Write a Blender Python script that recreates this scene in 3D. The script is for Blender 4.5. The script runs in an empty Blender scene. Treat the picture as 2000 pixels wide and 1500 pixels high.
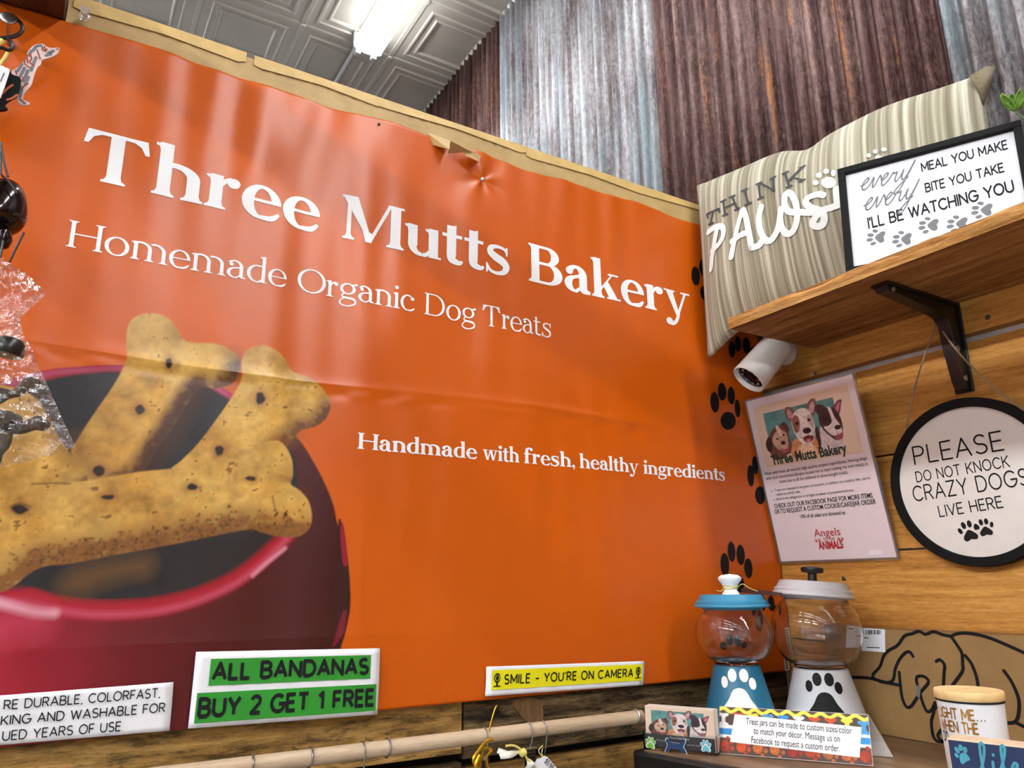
import bpy, bmesh, math, random
import numpy as np
from mathutils import Vector, Matrix
random.seed(7); np.random.seed(7)
SC = bpy.context.scene
# ------------------------------------------------------------------ camera, world, exposure
# world: x runs along the banner wall (y=0), y goes into that wall, z up, eye level z=0, corner of the two walls at x=y=0
FPX, CX, CY = 1475.0, 1000.0, 750.0
def _d(px, py):
    v = np.array([px-CX, -(py-CY), -FPX]); return v/np.linalg.norm(v)
_X = _d(3500, 1120); _Y = _d(70, 1152); _Z = np.cross(_X, _Y); _Z /= np.linalg.norm(_Z)
_s = (_X+_Y)/np.linalg.norm(_X+_Y); _t = (_X-_Y)/np.linalg.norm(_X-_Y)
ROT = np.array([(_s+_t)/2**.5, (_s-_t)/2**.5, _Z])
CAM = np.array([-1.0761, -0.8956, 0.0])
cd = bpy.data.cameras.new('camera'); cam = bpy.data.objects.new('camera', cd); SC.collection.objects.link(cam)
cd.sensor_width = 36; cd.lens = FPX/2000*36; cd.clip_start = .01
M4 = Matrix([list(map(float, r)) for r in ROT]).to_4x4(); M4.translation = Vector(CAM.tolist()); cam.matrix_world = M4
SC.camera = cam
w = bpy.data.worlds.new('world'); SC.world = w; w.use_nodes = True
w.node_tree.nodes['Background'].inputs[0].default_value = (.5, .5, .52, 1); w.node_tree.nodes['Background'].inputs[1].default_value = .2
vs = SC.view_settings; vs.view_transform = 'Standard'; vs.look = 'None'; vs.gamma = 1; vs.use_curve_mapping = False
vs.exposure = 1.87
TUBE = 19.0          # emission of the ceiling tubes
FLOOR = -1.5; CEIL = 1.81

# ------------------------------------------------------------------ measuring helpers (photo pixel + known plane -> metres)
def ray(px, py): return ROT @ _d(px, py)
def onx(px, py, x=0.): r = ray(px, py); return CAM+r*(x-CAM[0])/r[0]
def ony(px, py, y=0.): r = ray(px, py); return CAM+r*(y-CAM[1])/r[1]
def onz(px, py, z): r = ray(px, py); return CAM+r*(z-CAM[2])/r[2]
def athd(px, py, h): r = ray(px, py); return CAM+r*h/np.hypot(r[0], r[1])
def onplane(px, py, p, n): r = ray(px, py); p = np.asarray(p, float); n = np.asarray(n, float); return CAM+r*np.dot(p-CAM, n)/np.dot(r, n)

# ------------------------------------------------------------------ object helpers
def V3(p): return Vector([float(c) for c in p])
def mesh(name, verts, faces, mats=None, parent=None, smooth=False, midx=None):
    me = bpy.data.meshes.new(name)
    me.from_pydata([tuple(map(float, v)) for v in verts], [], [list(map(int, f)) for f in faces]); me.validate()
    o = bpy.data.objects.new(name, me); SC.collection.objects.link(o)
    if mats is not None:
        for m in (mats if isinstance(mats, (list, tuple)) else [mats]): me.materials.append(m)
    if midx is not None: me.polygons.foreach_set('material_index', midx)
    if smooth: me.polygons.foreach_set('use_smooth', [True]*len(me.polygons))
    if parent is not None: adopt(o, parent)
    me.update(); return o
def adopt(o, parent):
    o.parent = parent; bpy.context.view_layer.update()
    o.matrix_parent_inverse = parent.matrix_world.inverted()
def tag(o, label, cat, group=None):
    o['label'] = label; o['category'] = cat
    if group: o['group'] = group
    return o
def thing(name, loc, label, cat, group=None):
    o = bpy.data.objects.new(name, None); SC.collection.objects.link(o); o.location = V3(loc); o.empty_display_size = .03
    bpy.context.view_layer.update()
    return tag(o, label, cat, group)
def struct(o): o['kind'] = 'structure'; return o
class MB:
    def __init__(s): s.v = []; s.f = []; s.m = []; s.cur = 0
    def add(s, verts, faces):
        b = len(s.v); s.v += [tuple(map(float, p)) for p in verts]; s.f += [[b+i for i in f] for f in faces]; s.m += [s.cur]*len(faces); return s
    def box(s, a, b):
        (x0, y0, z0), (x1, y1, z1) = a, b
        return s.add([(x0,y0,z0),(x1,y0,z0),(x1,y1,z0),(x0,y1,z0),(x0,y0,z1),(x1,y0,z1),(x1,y1,z1),(x0,y1,z1)],
                     [(0,3,2,1),(4,5,6,7),(0,1,5,4),(1,2,6,5),(2,3,7,6),(3,0,4,7)])
    def obox(s, o, ax, ay, az):   # box from origin and three edge vectors
        o, ax, ay, az = map(np.asarray, (o, ax, ay, az))
        return s.add([o,o+ax,o+ax+ay,o+ay,o+az,o+ax+az,o+ax+ay+az,o+ay+az],[(0,3,2,1),(4,5,6,7),(0,1,5,4),(1,2,6,5),(2,3,7,6),(3,0,4,7)])
    def lathe(s, c, prof, n=48, axis=None, cap=True):
        c = np.asarray(c, float); ax = np.array([0,0,1.]) if axis is None else np.asarray(axis, float)/np.linalg.norm(axis)
        h = np.array([1.,0,0]) if abs(ax[0]) < .9 else np.array([0,1.,0]); u = np.cross(ax, h); u /= np.linalg.norm(u); v = np.cross(ax, u)
        V = []; F = []
        for r, z in prof:
            for k in range(n):
                a = 2*math.pi*k/n; V.append(c+ax*z+(u*math.cos(a)+v*math.sin(a))*r)
        for i in range(len(prof)-1):
            for k in range(n): F.append((i*n+k, i*n+(k+1)%n, (i+1)*n+(k+1)%n, (i+1)*n+k))
        if cap:
            F.append(list(range(n))[::-1]); F.append([(len(prof)-1)*n+k for k in range(n)])
        return s.add(V, F)
    def tube(s, pts, r, n=10, closed=False):
        P = [np.asarray(p, float) for p in pts]; m = len(P); V = []; F = []
        rr = r if isinstance(r, (list, tuple)) else [r]*m
        up = None
        for i, p in enumerate(P):
            d = P[(i+1) % m]-P[i-1] if closed else P[min(i+1, m-1)]-P[max(i-1, 0)]
            d = d/(np.linalg.norm(d)+1e-12)
            if up is None:
                up = np.array([0,0,1.]) if abs(d[2]) < .9 else np.array([1.,0,0])
            up = up-d*np.dot(up, d); up /= np.linalg.norm(up); q = np.cross(d, up)
            for k in range(n):
                a = 2*math.pi*k/n; V.append(p+rr[i]*(up*math.cos(a)+q*math.sin(a)))
        for i in range(m if closed else m-1):
            j = (i+1) % m
            for k in range(n): F.append((i*n+k, i*n+(k+1)%n, j*n+(k+1)%n, j*n+k))
        if not closed: F.append(list(range(n))[::-1]); F.append([(m-1)*n+k for k in range(n)])
        return s.add(V, F)
    def prism(s, poly, fr, d0, d1):      # 2D outline extruded between two offsets of a frame
        n = len(poly)
        return s.add([fr(u, v, d0) for u, v in poly]+[fr(u, v, d1) for u, v in poly],
                     [list(range(n))[::-1], [n+i for i in range(n)]]+[(i, (i+1)%n, n+(i+1)%n, n+i) for i in range(n)])
    def build(s, name, mats, parent=None, smooth=False, bev=0, fix=True):
        o = mesh(name, s.v, s.f, mats, parent, False, s.m)
        if fix:
            bm = bmesh.new(); bm.from_mesh(o.data); bmesh.ops.recalc_face_normals(bm, faces=bm.faces); bm.to_mesh(o.data); bm.free()
        if bev:
            md = o.modifiers.new('edge', 'BEVEL'); md.width = bev; md.segments = 2; md.limit_method = 'ANGLE'; md.angle_limit = .7
        if smooth:
            o.data.polygons.foreach_set('use_smooth', [True]*len(o.data.polygons))
            md = o.modifiers.new('split', 'EDGE_SPLIT'); md.split_angle = .7
        return o
class Frame:   # plane with u, v axes in metres and a normal that faces the viewer
    def __init__(s, o, u, v):
        s.o = np.asarray(o, float); s.u = np.asarray(u, float)/np.linalg.norm(u); v = np.asarray(v, float); v = v-s.u*np.dot(v, s.u); s.v = v/np.linalg.norm(v)
        s.n = np.cross(s.u, s.v)
        if np.dot(s.n, CAM-s.o) < 0: s.n = -s.n
    def __call__(s, u, v, d=0.): return s.o+s.u*u+s.v*v+s.n*d
    def px(s, px, py):
        p = onplane(px, py, s.o, s.n)-s.o; return np.array([np.dot(p, s.u), np.dot(p, s.v)])
def bez(pts, n=6, closed=False):         # Catmull-Rom through points
    P = [np.asarray(p, float) for p in pts]; m = len(P); out = []
    for i in range(m if closed else m-1):
        if closed: a, b, c, d = P[i-1], P[i], P[(i+1)%m], P[(i+2)%m]
        else: a, b, c, d = P[max(i-1,0)], P[i], P[i+1], P[min(i+2,m-1)]
        for k in range(n):
            t = k/n; out.append(.5*((2*b)+(c-a)*t+(2*a-5*b+4*c-d)*t*t+(3*b-a-3*c+d)*t**3))
    if not closed: out.append(P[-1])
    return out
def ell(cx, cy, rx, ry, n=24, rot=0.):
    c, s = math.cos(rot), math.sin(rot)
    return [(cx+rx*math.cos(a)*c-ry*math.sin(a)*s, cy+rx*math.cos(a)*s+ry*math.sin(a)*c) for a in [2*math.pi*k/n for k in range(n)]]
def ribbon(pts, wd, caps=True):           # polygons of a 2D stroke; wd a number or one width per point; sharp corners get a round joint
    P = [np.asarray(p, float) for p in pts]; m = len(P); W = list(wd) if hasattr(wd, '__len__') else [wd]*m
    D = [(P[i+1]-P[i])/(np.linalg.norm(P[i+1]-P[i])+1e-12) for i in range(m-1)]; N = [np.array([-d[1], d[0]]) for d in D]; out = []
    def nrm(i, seg):
        if i == 0: return N[0]
        if i == m-1: return N[-1]
        c = float(np.dot(D[i-1], D[i]))
        if c < .75: return N[seg]
        q = N[i-1]+N[i]; return q/(1+c)
    for i in range(m-1):
        a, b = nrm(i, i)*W[i]/2, nrm(i+1, i)*W[i+1]/2; out.append([P[i]+a, P[i+1]+b, P[i+1]-b, P[i]-a])
    for i in range(1, m-1):
        if np.dot(D[i-1], D[i]) < .75: out.append(ell(P[i][0], P[i][1], W[i]/2, W[i]/2, 12))
    if caps: out += [ell(P[0][0], P[0][1], W[0]/2, W[0]/2, 12), ell(P[-1][0], P[-1][1], W[-1]/2, W[-1]/2, 12)]
    return out
def cut2d(polys, step):                   # cut flat polygons along a grid so that they can be laid on a curved surface
    bm = bmesh.new()
    for p in polys: bm.faces.new([bm.verts.new((float(q[0]), float(q[1]), 0)) for q in p])
    bmesh.ops.triangulate(bm, faces=bm.faces)
    for ax in (0, 1):
        lo = min(v.co[ax] for v in bm.verts); hi = max(v.co[ax] for v in bm.verts); t = lo+step
        while t < hi:
            co = Vector((0,0,0)); co[ax] = t; no = Vector((0,0,0)); no[ax] = 1
            bmesh.ops.bisect_plane(bm, geom=bm.verts[:]+bm.edges[:]+bm.faces[:], plane_co=co, plane_no=no, dist=1e-7); t += step
    out = [[(v.co.x, v.co.y) for v in f.verts] for f in bm.faces]; bm.free(); return out
def decal(name, polys, fr, mat, d=.0004, parent=None):
    V = []; F = []
    for i_, p in enumerate(polys):
        a = sum(p[i-1][0]*p[i][1]-p[i][0]*p[i-1][1] for i in range(len(p)))
        q = list(p) if a > 0 else list(p)[::-1]
        F.append(list(range(len(V), len(V)+len(q)))); V += [fr(x, y, d+(i_%11)*6e-6) for x, y in q]
    return mesh(name, V, F, mat, parent)
def xf(polys, dx=0., dy=0., sx=1., sy=None, rot=0., shear=0.):
    sy = sx if sy is None else sy; c, s = math.cos(rot), math.sin(rot); out = []
    for p in polys:
        q = []
        for x, y in p:
            a, b = x*sx+shear*y*sy, y*sy; q.append((dx+a*c-b*s, dy+a*s+b*c))
        out.append(q)
    return out

# ------------------------------------------------------------------ lettering: a serif face, a monoline face, Blender's own built-in face
def arcp(cx, cy, rx, ry, a0, a1, n=None):
    n = n or max(4, int(abs(a1-a0)/12)); return [(cx+rx*math.cos(math.radians(a0+(a1-a0)*i/n)), cy+ry*math.sin(math.radians(a0+(a1-a0)*i/n))) for i in range(n+1)]
def serif_glyph(ch, bold):
    S, Hn, sl, st = (.142, .05, .05, .036) if bold else (.082, .034, .055, .026)
    C, xh, asc = .70, .495, .765
    G = []
    def B(x0, y0, x1, y1): G.append([(x0,y0),(x1,y0),(x1,y1),(x0,y1)])
    def Q(*p): G.append(list(p))
    def A(cx, cy, rx, ry, tx, ty, a0, a1):
        o = arcp(cx, cy, rx, ry, a0, a1, 28); i = arcp(cx, cy, rx-tx, ry-ty, a0, a1, 28)
        for k in range(28): G.append([o[k], o[k+1], i[k+1], i[k]])
    def R(pts, ws):
        b = bez([(p[0], p[1], q) for p, q in zip(pts, ws)], 7); G.extend(ribbon([q[:2] for q in b], [q[2] for q in b], False))
    def dot(x, y, r): G.append(ell(x, y, r, r, 20))
    def SV(xl, xr, y, d, l=True, r=True):
        a = sl if l else 0; b = sl if r else 0
        Q((xl-a,y),(xr+b,y),(xr+b,y+d*st*.75),(xr+b*.3,y+d*st*1.3),(xr,y+d*st*2.6),(xl,y+d*st*2.6),(xl-a*.3,y+d*st*1.3),(xl-a,y+d*st*.75))
    def FL(xl, xr, y): Q((xr,y),(xr,y-.12),(xl,y-.12),(xl-.25*sl,y-.03-st*1.1),(xl-sl,y-.022-st*.8),(xl-sl,y-.02))
    x = sl
    if ch == 'T':
        m = .33; B(m-S/2,0,m+S/2,C); B(.03,C-Hn,.63,C); SV(m-S/2,m+S/2,0,1)
        Q((.03,C),(.0,C-.2),(.045,C-.2),(.09,C-.1),(.16,C-Hn*1.1),(.2,C-Hn)); Q((.63,C),(.66,C-.2),(.615,C-.2),(.57,C-.1),(.5,C-Hn*1.1),(.46,C-Hn)); return G, .67
    if ch == 'H':
        x2 = .60 if bold else .56
        for a in (x, x2): B(a,0,a+S,C); SV(a,a+S,0,1); SV(a,a+S,C,-1)
        B(x+S,.34,x2,.34+Hn); return G, x2+S+sl
    if ch == 'O': A(.36,.35,.36,.365,S*1.05,Hn*1.1,0,360); return G, .72
    if ch == 'D':
        B(x,0,x+S,C); SV(x,x+S,0,1,True,False); SV(x,x+S,C,-1,True,False); B(x,0,.32,Hn); B(x,C-Hn,.32,C); A(.32,C/2,.36,C/2,S*1.05,Hn,-90,90); return G, .71
    if ch == 'B':
        B(x,0,x+S,C); SV(x,x+S,0,1,True,False); SV(x,x+S,C,-1,True,False)
        B(x,0,.34,Hn); B(x,C-Hn,.32,C); B(x,.35,.34,.35+Hn); A(.32,.525,.22,.175,S,Hn,-90,90); A(.34,.2,.26,.2,S*1.08,Hn,-90,90); return G, .62
    if ch == 'M':
        h = Hn*1.1; B(x+.02,0,x+.02+h,C); SV(x+.02,x+.02+h,0,1); r = .66 if bold else .64
        B(r,0,r+S,C); SV(r,r+S,0,1); Q((0,C),(x+S*1.05,C),(.41,.03),(.355,.03)); Q((.36,.03),(.41,.03),(r+.02,C),(r-.03,C)); B(0,C-st,x+S,C); B(r,C-st,r+S+sl,C); Q((.32,.0),(.40,.0),(.45,.14),(.27,.2)); return G, r+S+sl
    if ch in 'hnmriul':
        if ch == 'l': B(x,0,x+S,asc); FL(x,x+S,asc); SV(x,x+S,0,1); return G, x+S+sl
        if ch == 'i': B(x,0,x+S,xh); FL(x,x+S,xh); SV(x,x+S,0,1); dot(x+S/2,.66,S*.62 if bold else .055); return G, x+S+sl
        if ch == 'u':
            x2 = .36 if bold else .34; B(x,.15,x+S,xh); FL(x,x+S,xh); B(x2,0,x2+S,xh); FL(x2,x2+S,xh); B(x2+S*.5,0,x2+S+sl,st)
            A((x+x2+S*.4)/2,.17,(x2-x+S*.4)/2,.18,S*.9,Hn*1.3,180,285); R([((x+x2+S)/2,.012),(x2-.03,.04),(x2+.02,.1)],[Hn*1.3,Hn*1.2,Hn]); return G, x2+S+sl
        top = asc if ch == 'h' else xh
        B(x,0,x+S,top); FL(x,x+S,top); SV(x,x+S,0,1)
        if ch == 'r':
            R([(x+S*.8,.34),(x+S+.03,.43),(x+S+.1,.462)],[Hn,Hn*1.2,Hn*1.4]); dot(x+S+.12,.415,.075 if bold else .055); return G, x+S+.205 if bold else x+S+.185
        g = (.31 if bold else .30) if ch != 'm' else (.305 if bold else .29)
        for j in range(2 if ch == 'm' else 1):
            x1 = x+j*g; x2 = x1+g; wv = (x2+S-x1)*.62; cx = x2+S-wv
            A(cx,xh-.19,wv,.20,S,Hn*1.5,0,116); B(x2,0,x2+S,xh-.18); SV(x2,x2+S,0,1)
        return G, x2+S+sl
    if ch in 'oec':
        rx, ry = (.255, .257) if bold else (.245, .257); cx, cy = rx+.005, .24
        if ch == 'o': A(cx,cy,rx,ry,S*1.02,Hn*1.1,0,360); return G, 2*rx+.02
        if ch == 'e':
            rx -= .02; cx -= .02
            A(cx,cy,rx,ry,S,Hn*1.1,90,275); A(cx,cy,rx,ry,S*.82,Hn*1.1,3,92); B(cx-rx+S*.6,cy+.0,cx+rx-.002,cy+Hn*.9)
            R([(cx,-.017+Hn*.6),(cx+rx*.55,.025),(cx+rx*.9,.11)],[Hn*1.2,Hn*1.6,Hn*.8]); return G, 2*rx+.01
        rx -= .03; cx -= .03
        A(cx,cy,rx,ry,S,Hn*1.1,60,275); dot(cx+rx*.62,cy+.15,.075 if bold else .055); R([(cx,-.017+Hn*.6),(cx+rx*.55,.025),(cx+rx*.92,.1)],[Hn*1.2,Hn*1.6,Hn*.8]); return G, 2*rx
    if ch == 'd':
        x2 = .33 if bold else .345; A(.245,.24,.245,.257,S*1.02,Hn*1.1,70,290); B(x2,0,x2+S,asc); FL(x2,x2+S,asc); B(x2+S*.5,0,x2+S+sl,st)
        B(.25,xh-Hn*1.2,x2+.03,xh+.0-.001); R([(.25,.005),(x2-.03,.035),(x2+.01,.09)],[Hn*1.2,Hn*1.2,Hn]); return G, x2+S+sl
    if ch == 'a':
        x2 = .275 if bold else .29; A(x2+S-.2,xh-.18,.2,.19,S,Hn*1.3,0,140); B(x2,.07,x2+S,xh-.17); dot(.10,xh-.115,.068 if bold else .05)
        A(.205,.145,.2,.158,S,Hn*1.1,85,275); R([(.2,.285),(x2,.305),(x2+.04,.32)],[Hn*1.2,Hn*1.3,Hn*1.3]); R([(.2,.005),(x2-.04,.03),(x2+.02,.09)],[Hn*1.2,Hn*1.2,Hn])
        R([(x2+S/2,.12),(x2+S*.6,.05),(x2+S+.06,.02)],[S,S*.9,Hn]); return G, x2+S+.075
    if ch == 's':
        a = .36
        R([(a,.385),(.31,.455),(.2,.475),(.1,.44),(.085,.355),(.17,.285),(.28,.23),(.345,.15),(.31,.045),(.19,.0),(.08,.03),(.025,.12)],[Hn*.8,Hn,Hn*1.2,S*.6,S*.8,S*.98,S*.98,S*.8,S*.6,Hn*1.2,Hn,Hn*.8])
        Q((a-.02,.49),(a+.01,.49),(a+.01,.34),(a-.02,.34)); Q((.01,-.015),(.04,-.015),(.04,.15),(.01,.15)); return G, .42
    if ch == 't':
        B(.07,.13,.07+S,.64); Q((.07,.64),(.07+S*.6,.64),(.07+S,.66),(.07+S,.5),(.07,.5)); B(.0,xh-Hn*1.15,.30 if bold else .28,xh)
        R([(.07+S/2,.16),(.07+S*.58,.06),(.2+S*.4,.02),(.31,.06)],[S,S*.85,Hn*1.6,Hn*.7]); return G, .325
    if ch == 'f':
        B(x,0,x+S,.6); SV(x,x+S,0,1); B(0,xh-Hn*1.15,.31,xh); R([(x+S/2,.56),(x+S*.6,.69),(x+S+.06,.745),(x+S+.13,.735)],[S,S*.85,Hn*1.5,Hn*1.3]); dot(x+S+.14,.685,.066 if bold else .05); return G, x+S+.15
    if ch == 'k':
        B(x,0,x+S,asc); FL(x,x+S,asc); SV(x,x+S,0,1); Q((x+S-.01,.2),(x+S-.01,.14),(.40,xh-.03),(.44,xh-.02),(.44,xh),(.39,xh)); B(.32,xh-st,.52,xh)
        Q((.22,.26),(.31,.34),(.5,0),(.5-S*1.15,0)); B(.5-S*1.5,0,.55,st); return G, .55
    if ch in 'yvw':
        def wing(x0, m, top, thin):
            Q((x0,xh),(x0+S*1.08,xh),(m+S*.35,.0 if not thin else 0),(m-S*.25,0)) if not thin else Q((m-Hn*.6,0),(m+Hn*.7,0),(x0+Hn*.6,xh),(x0-Hn*.6,xh))
        if ch == 'y':
            m = .285; Q((.035,xh),(.035+S*1.1,xh),(m+S*.3,.02),(m-S*.12,-.04)); Q((m-.02,.02),(m+.035,.02),(.50,xh),(.45,xh)); B(0,xh-st,.10+S,xh); B(.37,xh-st,.57,xh)
            R([(m+.02,.04),(m-.03,-.1),(m-.11,-.185),(m-.17,-.185)],[Hn*1.3,Hn*1.3,Hn*1.4,Hn*1.4]); dot(m-.19,-.15,.072 if bold else .052); return G, .57
        for k, x0 in enumerate((.03, .33)):
            m = x0+.20; wing(x0, m, xh, False); wing(x0+.36, m+.02, xh, True)
        B(0,xh-st,.1+S,xh); B(.31,xh-st,.42+S,xh); B(.6,xh-st,.78,xh); return G, .78
    if ch == 'g':
        A(.225,.325,.2,.175,S*.92,Hn*1.1,0,360); R([(.33,.45),(.40,.47),(.45,.5)],[Hn,Hn*1.2,Hn*1.4]); dot(.445,.475,.045 if bold else .034)
        R([(.13,.18),(.085,.12),(.11,.065),(.22,.045),(.36,.03),(.43,-.04),(.40,-.13),(.25,-.2),(.10,-.185),(.03,-.12),(.06,-.03),(.13,.03)],[Hn,Hn*1.1,S*.6,S*.8,S*.8,S*.62,Hn*1.4,Hn*1.1,Hn*1.3,S*.5,Hn,Hn]); return G, .48
    if ch == ',': dot(.09,.06,.075 if bold else .055); R([(.12,.05),(.13,-.04),(.07,-.12)],[.07 if bold else .05,.05,.02]); return G, .19
    return [], .26
def serif_word(s, bold, track=.012):
    out = []; x = 0
    for c in s:
        g, wd = serif_glyph(c, bold); out += xf(g, x, 0); x += wd+track+(.03 if c == 'T' else 0)
    return out, x-track
def mono_strokes(c):
    a = arcp
    D = {'A':(.74,[[(0,0),(.37,1),(.74,0)],[(.13,.34),(.61,.34)]]),
     'B':(.6,[[(0,0),(0,1),(.3,1)]+a(.3,.76,.25,.24,90,-90)+[(0,.52)],[(.3,.52)]+a(.32,.26,.28,.26,90,-90)+[(0,0)]]),
     'C':(.74,[a(.42,.5,.42,.5,45,315)]),'D':(.7,[[(0,0),(0,1),(.28,1)]+a(.28,.5,.42,.5,90,-90)+[(0,0)]]),
     'E':(.52,[[(.52,0),(0,0),(0,1),(.52,1)],[(0,.52),(.46,.52)]]),'F':(.5,[[(0,0),(0,1),(.5,1)],[(0,.5),(.44,.5)]]),
     'G':(.78,[a(.42,.5,.42,.5,45,355)+[(.8,.46),(.46,.46)]]),'H':(.66,[[(0,0),(0,1)],[(.66,0),(.66,1)],[(0,.5),(.66,.5)]]),
     'I':(.0,[[(0,0),(0,1)]]),'J':(.4,[[(.4,1),(.4,.25)]+a(.2,.22,.2,.22,0,-170)]),'K':(.62,[[(0,0),(0,1)],[(.6,1),(0,.4)],[(.2,.58),(.62,0)]]),
     'L':(.48,[[(0,1),(0,0),(.48,0)]]),'M':(.8,[[(0,0),(0,1),(.4,.25),(.8,1),(.8,0)]]),'N':(.68,[[(0,0),(0,1),(.68,0),(.68,1)]]),
     'O':(.84,[a(.42,.5,.42,.5,0,360)]),'P':(.56,[[(0,0),(0,1),(.28,1)]+a(.28,.73,.28,.27,90,-90)+[(0,.46)]]),
     'R':(.6,[[(0,0),(0,1),(.3,1)]+a(.3,.74,.27,.26,90,-90)+[(0,.48)],[(.3,.48),(.6,0)]]),
     'S':(.56,[a(.28,.75,.26,.25,35,270)+a(.28,.25,.28,.25,90,-148)]),'T':(.62,[[(0,1),(.62,1)],[(.31,0),(.31,1)]]),
     'U':(.66,[[(0,1),(0,.33)]+a(.33,.33,.33,.33,180,360)+[(.66,1)]]),'V':(.7,[[(0,1),(.35,0),(.7,1)]]),'W':(1.02,[[(0,1),(.26,0),(.51,.92),(.76,0),(1.02,1)]]),
     'Y':(.68,[[(0,1),(.34,.45),(.68,1)],[(.34,.45),(.34,0)]]),'Z':(.6,[[(0,1),(.6,1),(0,0),(.6,0)]]),
     '1':(.3,[[(0,.78),(.26,1),(.26,0)]]),'2':(.54,[a(.27,.73,.26,.27,165,-35)+[(0,0),(.56,0)]]),
     '5':(.52,[[(.48,1),(.08,1),(.04,.55)]+a(.25,.32,.27,.32,125,-150)]),'9':(.54,[a(.27,.7,.26,.3,0,360)+[(.53,.62)]+a(.2,.5,.33,.5,-5,-80)]),
     '$':(.52,[a(.26,.72,.24,.22,35,270)+a(.26,.27,.26,.23,90,-148),[(.26,-.1),(.26,1.1)]]),
     '.':(.0,[[(0,0),(.0,.03)]]),',':(.05,[[(.05,.05),(0,-.15)]]),"'":(.0,[[(0,1),(0,.78)]]),'-':(.45,[[(0,.42),(.45,.42)]]),'!':(.0,[[(0,1),(0,.3)],[(0,0),(0,.03)]])}
    return D.get(c)
def mono(s, wt=.1, rnd=True, track=.2):
    out = []; x = wt/2
    for c in s:
        g = mono_strokes(c)
        if g is None: x += .36+track*.6; continue
        for st in g[1]:
            st = [(p[0]*(1), wt/2+p[1]*(1-wt)) for p in st]
            out += xf(ribbon(st, wt, rnd), x, 0)
        x += g[0]+track
    return out, x-track+wt/2
def builtin(s, bold=0.):
    cu = bpy.data.curves.new('t', 'FONT'); cu.body = s; cu.size = 1; cu.offset = bold; cu.resolution_u = 3
    o = bpy.data.objects.new('t', cu); SC.collection.objects.link(o); bpy.context.view_layer.update()
    me = bpy.data.meshes.new_from_object(o.evaluated_get(bpy.context.evaluated_depsgraph_get()))
    P = [[(me.vertices[i].co.x, me.vertices[i].co.y) for i in p.vertices] for p in me.polygons]
    bpy.data.objects.remove(o); bpy.data.curves.remove(cu); bpy.data.meshes.remove(me)
    xs = [q[0] for p in P for q in p]
    return xf(P, -min(xs), 0), max(xs)-min(xs)
def fit(pw, x0, x1, y0, h):                # scale (polys,width) of unit cap height to run from x0 to x1 on baseline y0
    polys, wd = pw; return xf(polys, x0, y0, (x1-x0)/wd, h)
EVERY = [(0,.17),(.13,.2),(.25,.33),(.18,.4),(.07,.25),(.1,.05),(.22,0),(.35,.12),(.43,.37),(.47,.1),(.53,.02),(.61,.2),(.66,.38),(.73,.3),(.79,.18),(.9,.25),(.97,.36),(.89,.41),(.8,.25),(.83,.05),(.94,0),(1.06,.15),(1.14,.37),(1.2,.33),(1.3,.35),(1.3,.12),(1.38,.02),(1.48,.18),(1.53,.38),(1.54,.14),(1.62,.03),(1.73,.2),(1.86,.62),(1.74,.12),(1.6,-.32),(1.47,-.42),(1.44,-.3),(1.6,-.1),(1.78,.08)]
LIFE = [[(0,.02),(.14,.2),(.3,.6),(.36,.9),(.3,1.02),(.22,.9),(.2,.4),(.24,.06),(.34,0),(.48,.2)],[(.55,.45),(.53,.1),(.6,0),(.74,.2)],[(.6,.66),(.61,.68)],[(.74,.2),(.92,.6),(1.0,.9),(.94,1.0),(.87,.8),(.86,.1),(.82,-.5)],[(.86,.3),(1.06,.2),(1.2,.28),(1.3,.42),(1.22,.48),(1.12,.3),(1.16,.06),(1.3,0),(1.5,.15)]]
def paw(cx, cy, s, rot=0.):                # paw print: pad and four toes, s is the overall height
    pad = bez([(0,.06),(.24,-.12),(.36,-.3),(.28,-.46),(.1,-.44),(0,-.4),(-.1,-.44),(-.28,-.46),(-.36,-.3),(-.24,-.12)], 4, True)
    P = [[tuple(p) for p in pad]]+[ell(x, y, rx, ry, 16, r) for x, y, rx, ry, r in ((-.4,.1,.1,.16,.3),(-.15,.32,.115,.18,.08),(.15,.32,.115,.18,-.08),(.4,.1,.1,.16,-.3))]
    return xf(P, cx, cy, s, s, rot)
def bone_shape(cx, cy, L, W, rot=0.):
    p = bez([(-.5,.05),(-.56,.3),(-.42,.5),(-.28,.36),(-.2,.2),(.2,.2),(.28,.36),(.42,.5),(.56,.3),(.5,0.),(.56,-.3),(.42,-.5),(.28,-.36),(.2,-.2),(-.2,-.2),(-.28,-.36),(-.42,-.5),(-.56,-.3),(-.5,-.05)], 3, True)
    return xf([[tuple(q) for q in p]], cx, cy, L, W, rot)

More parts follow.
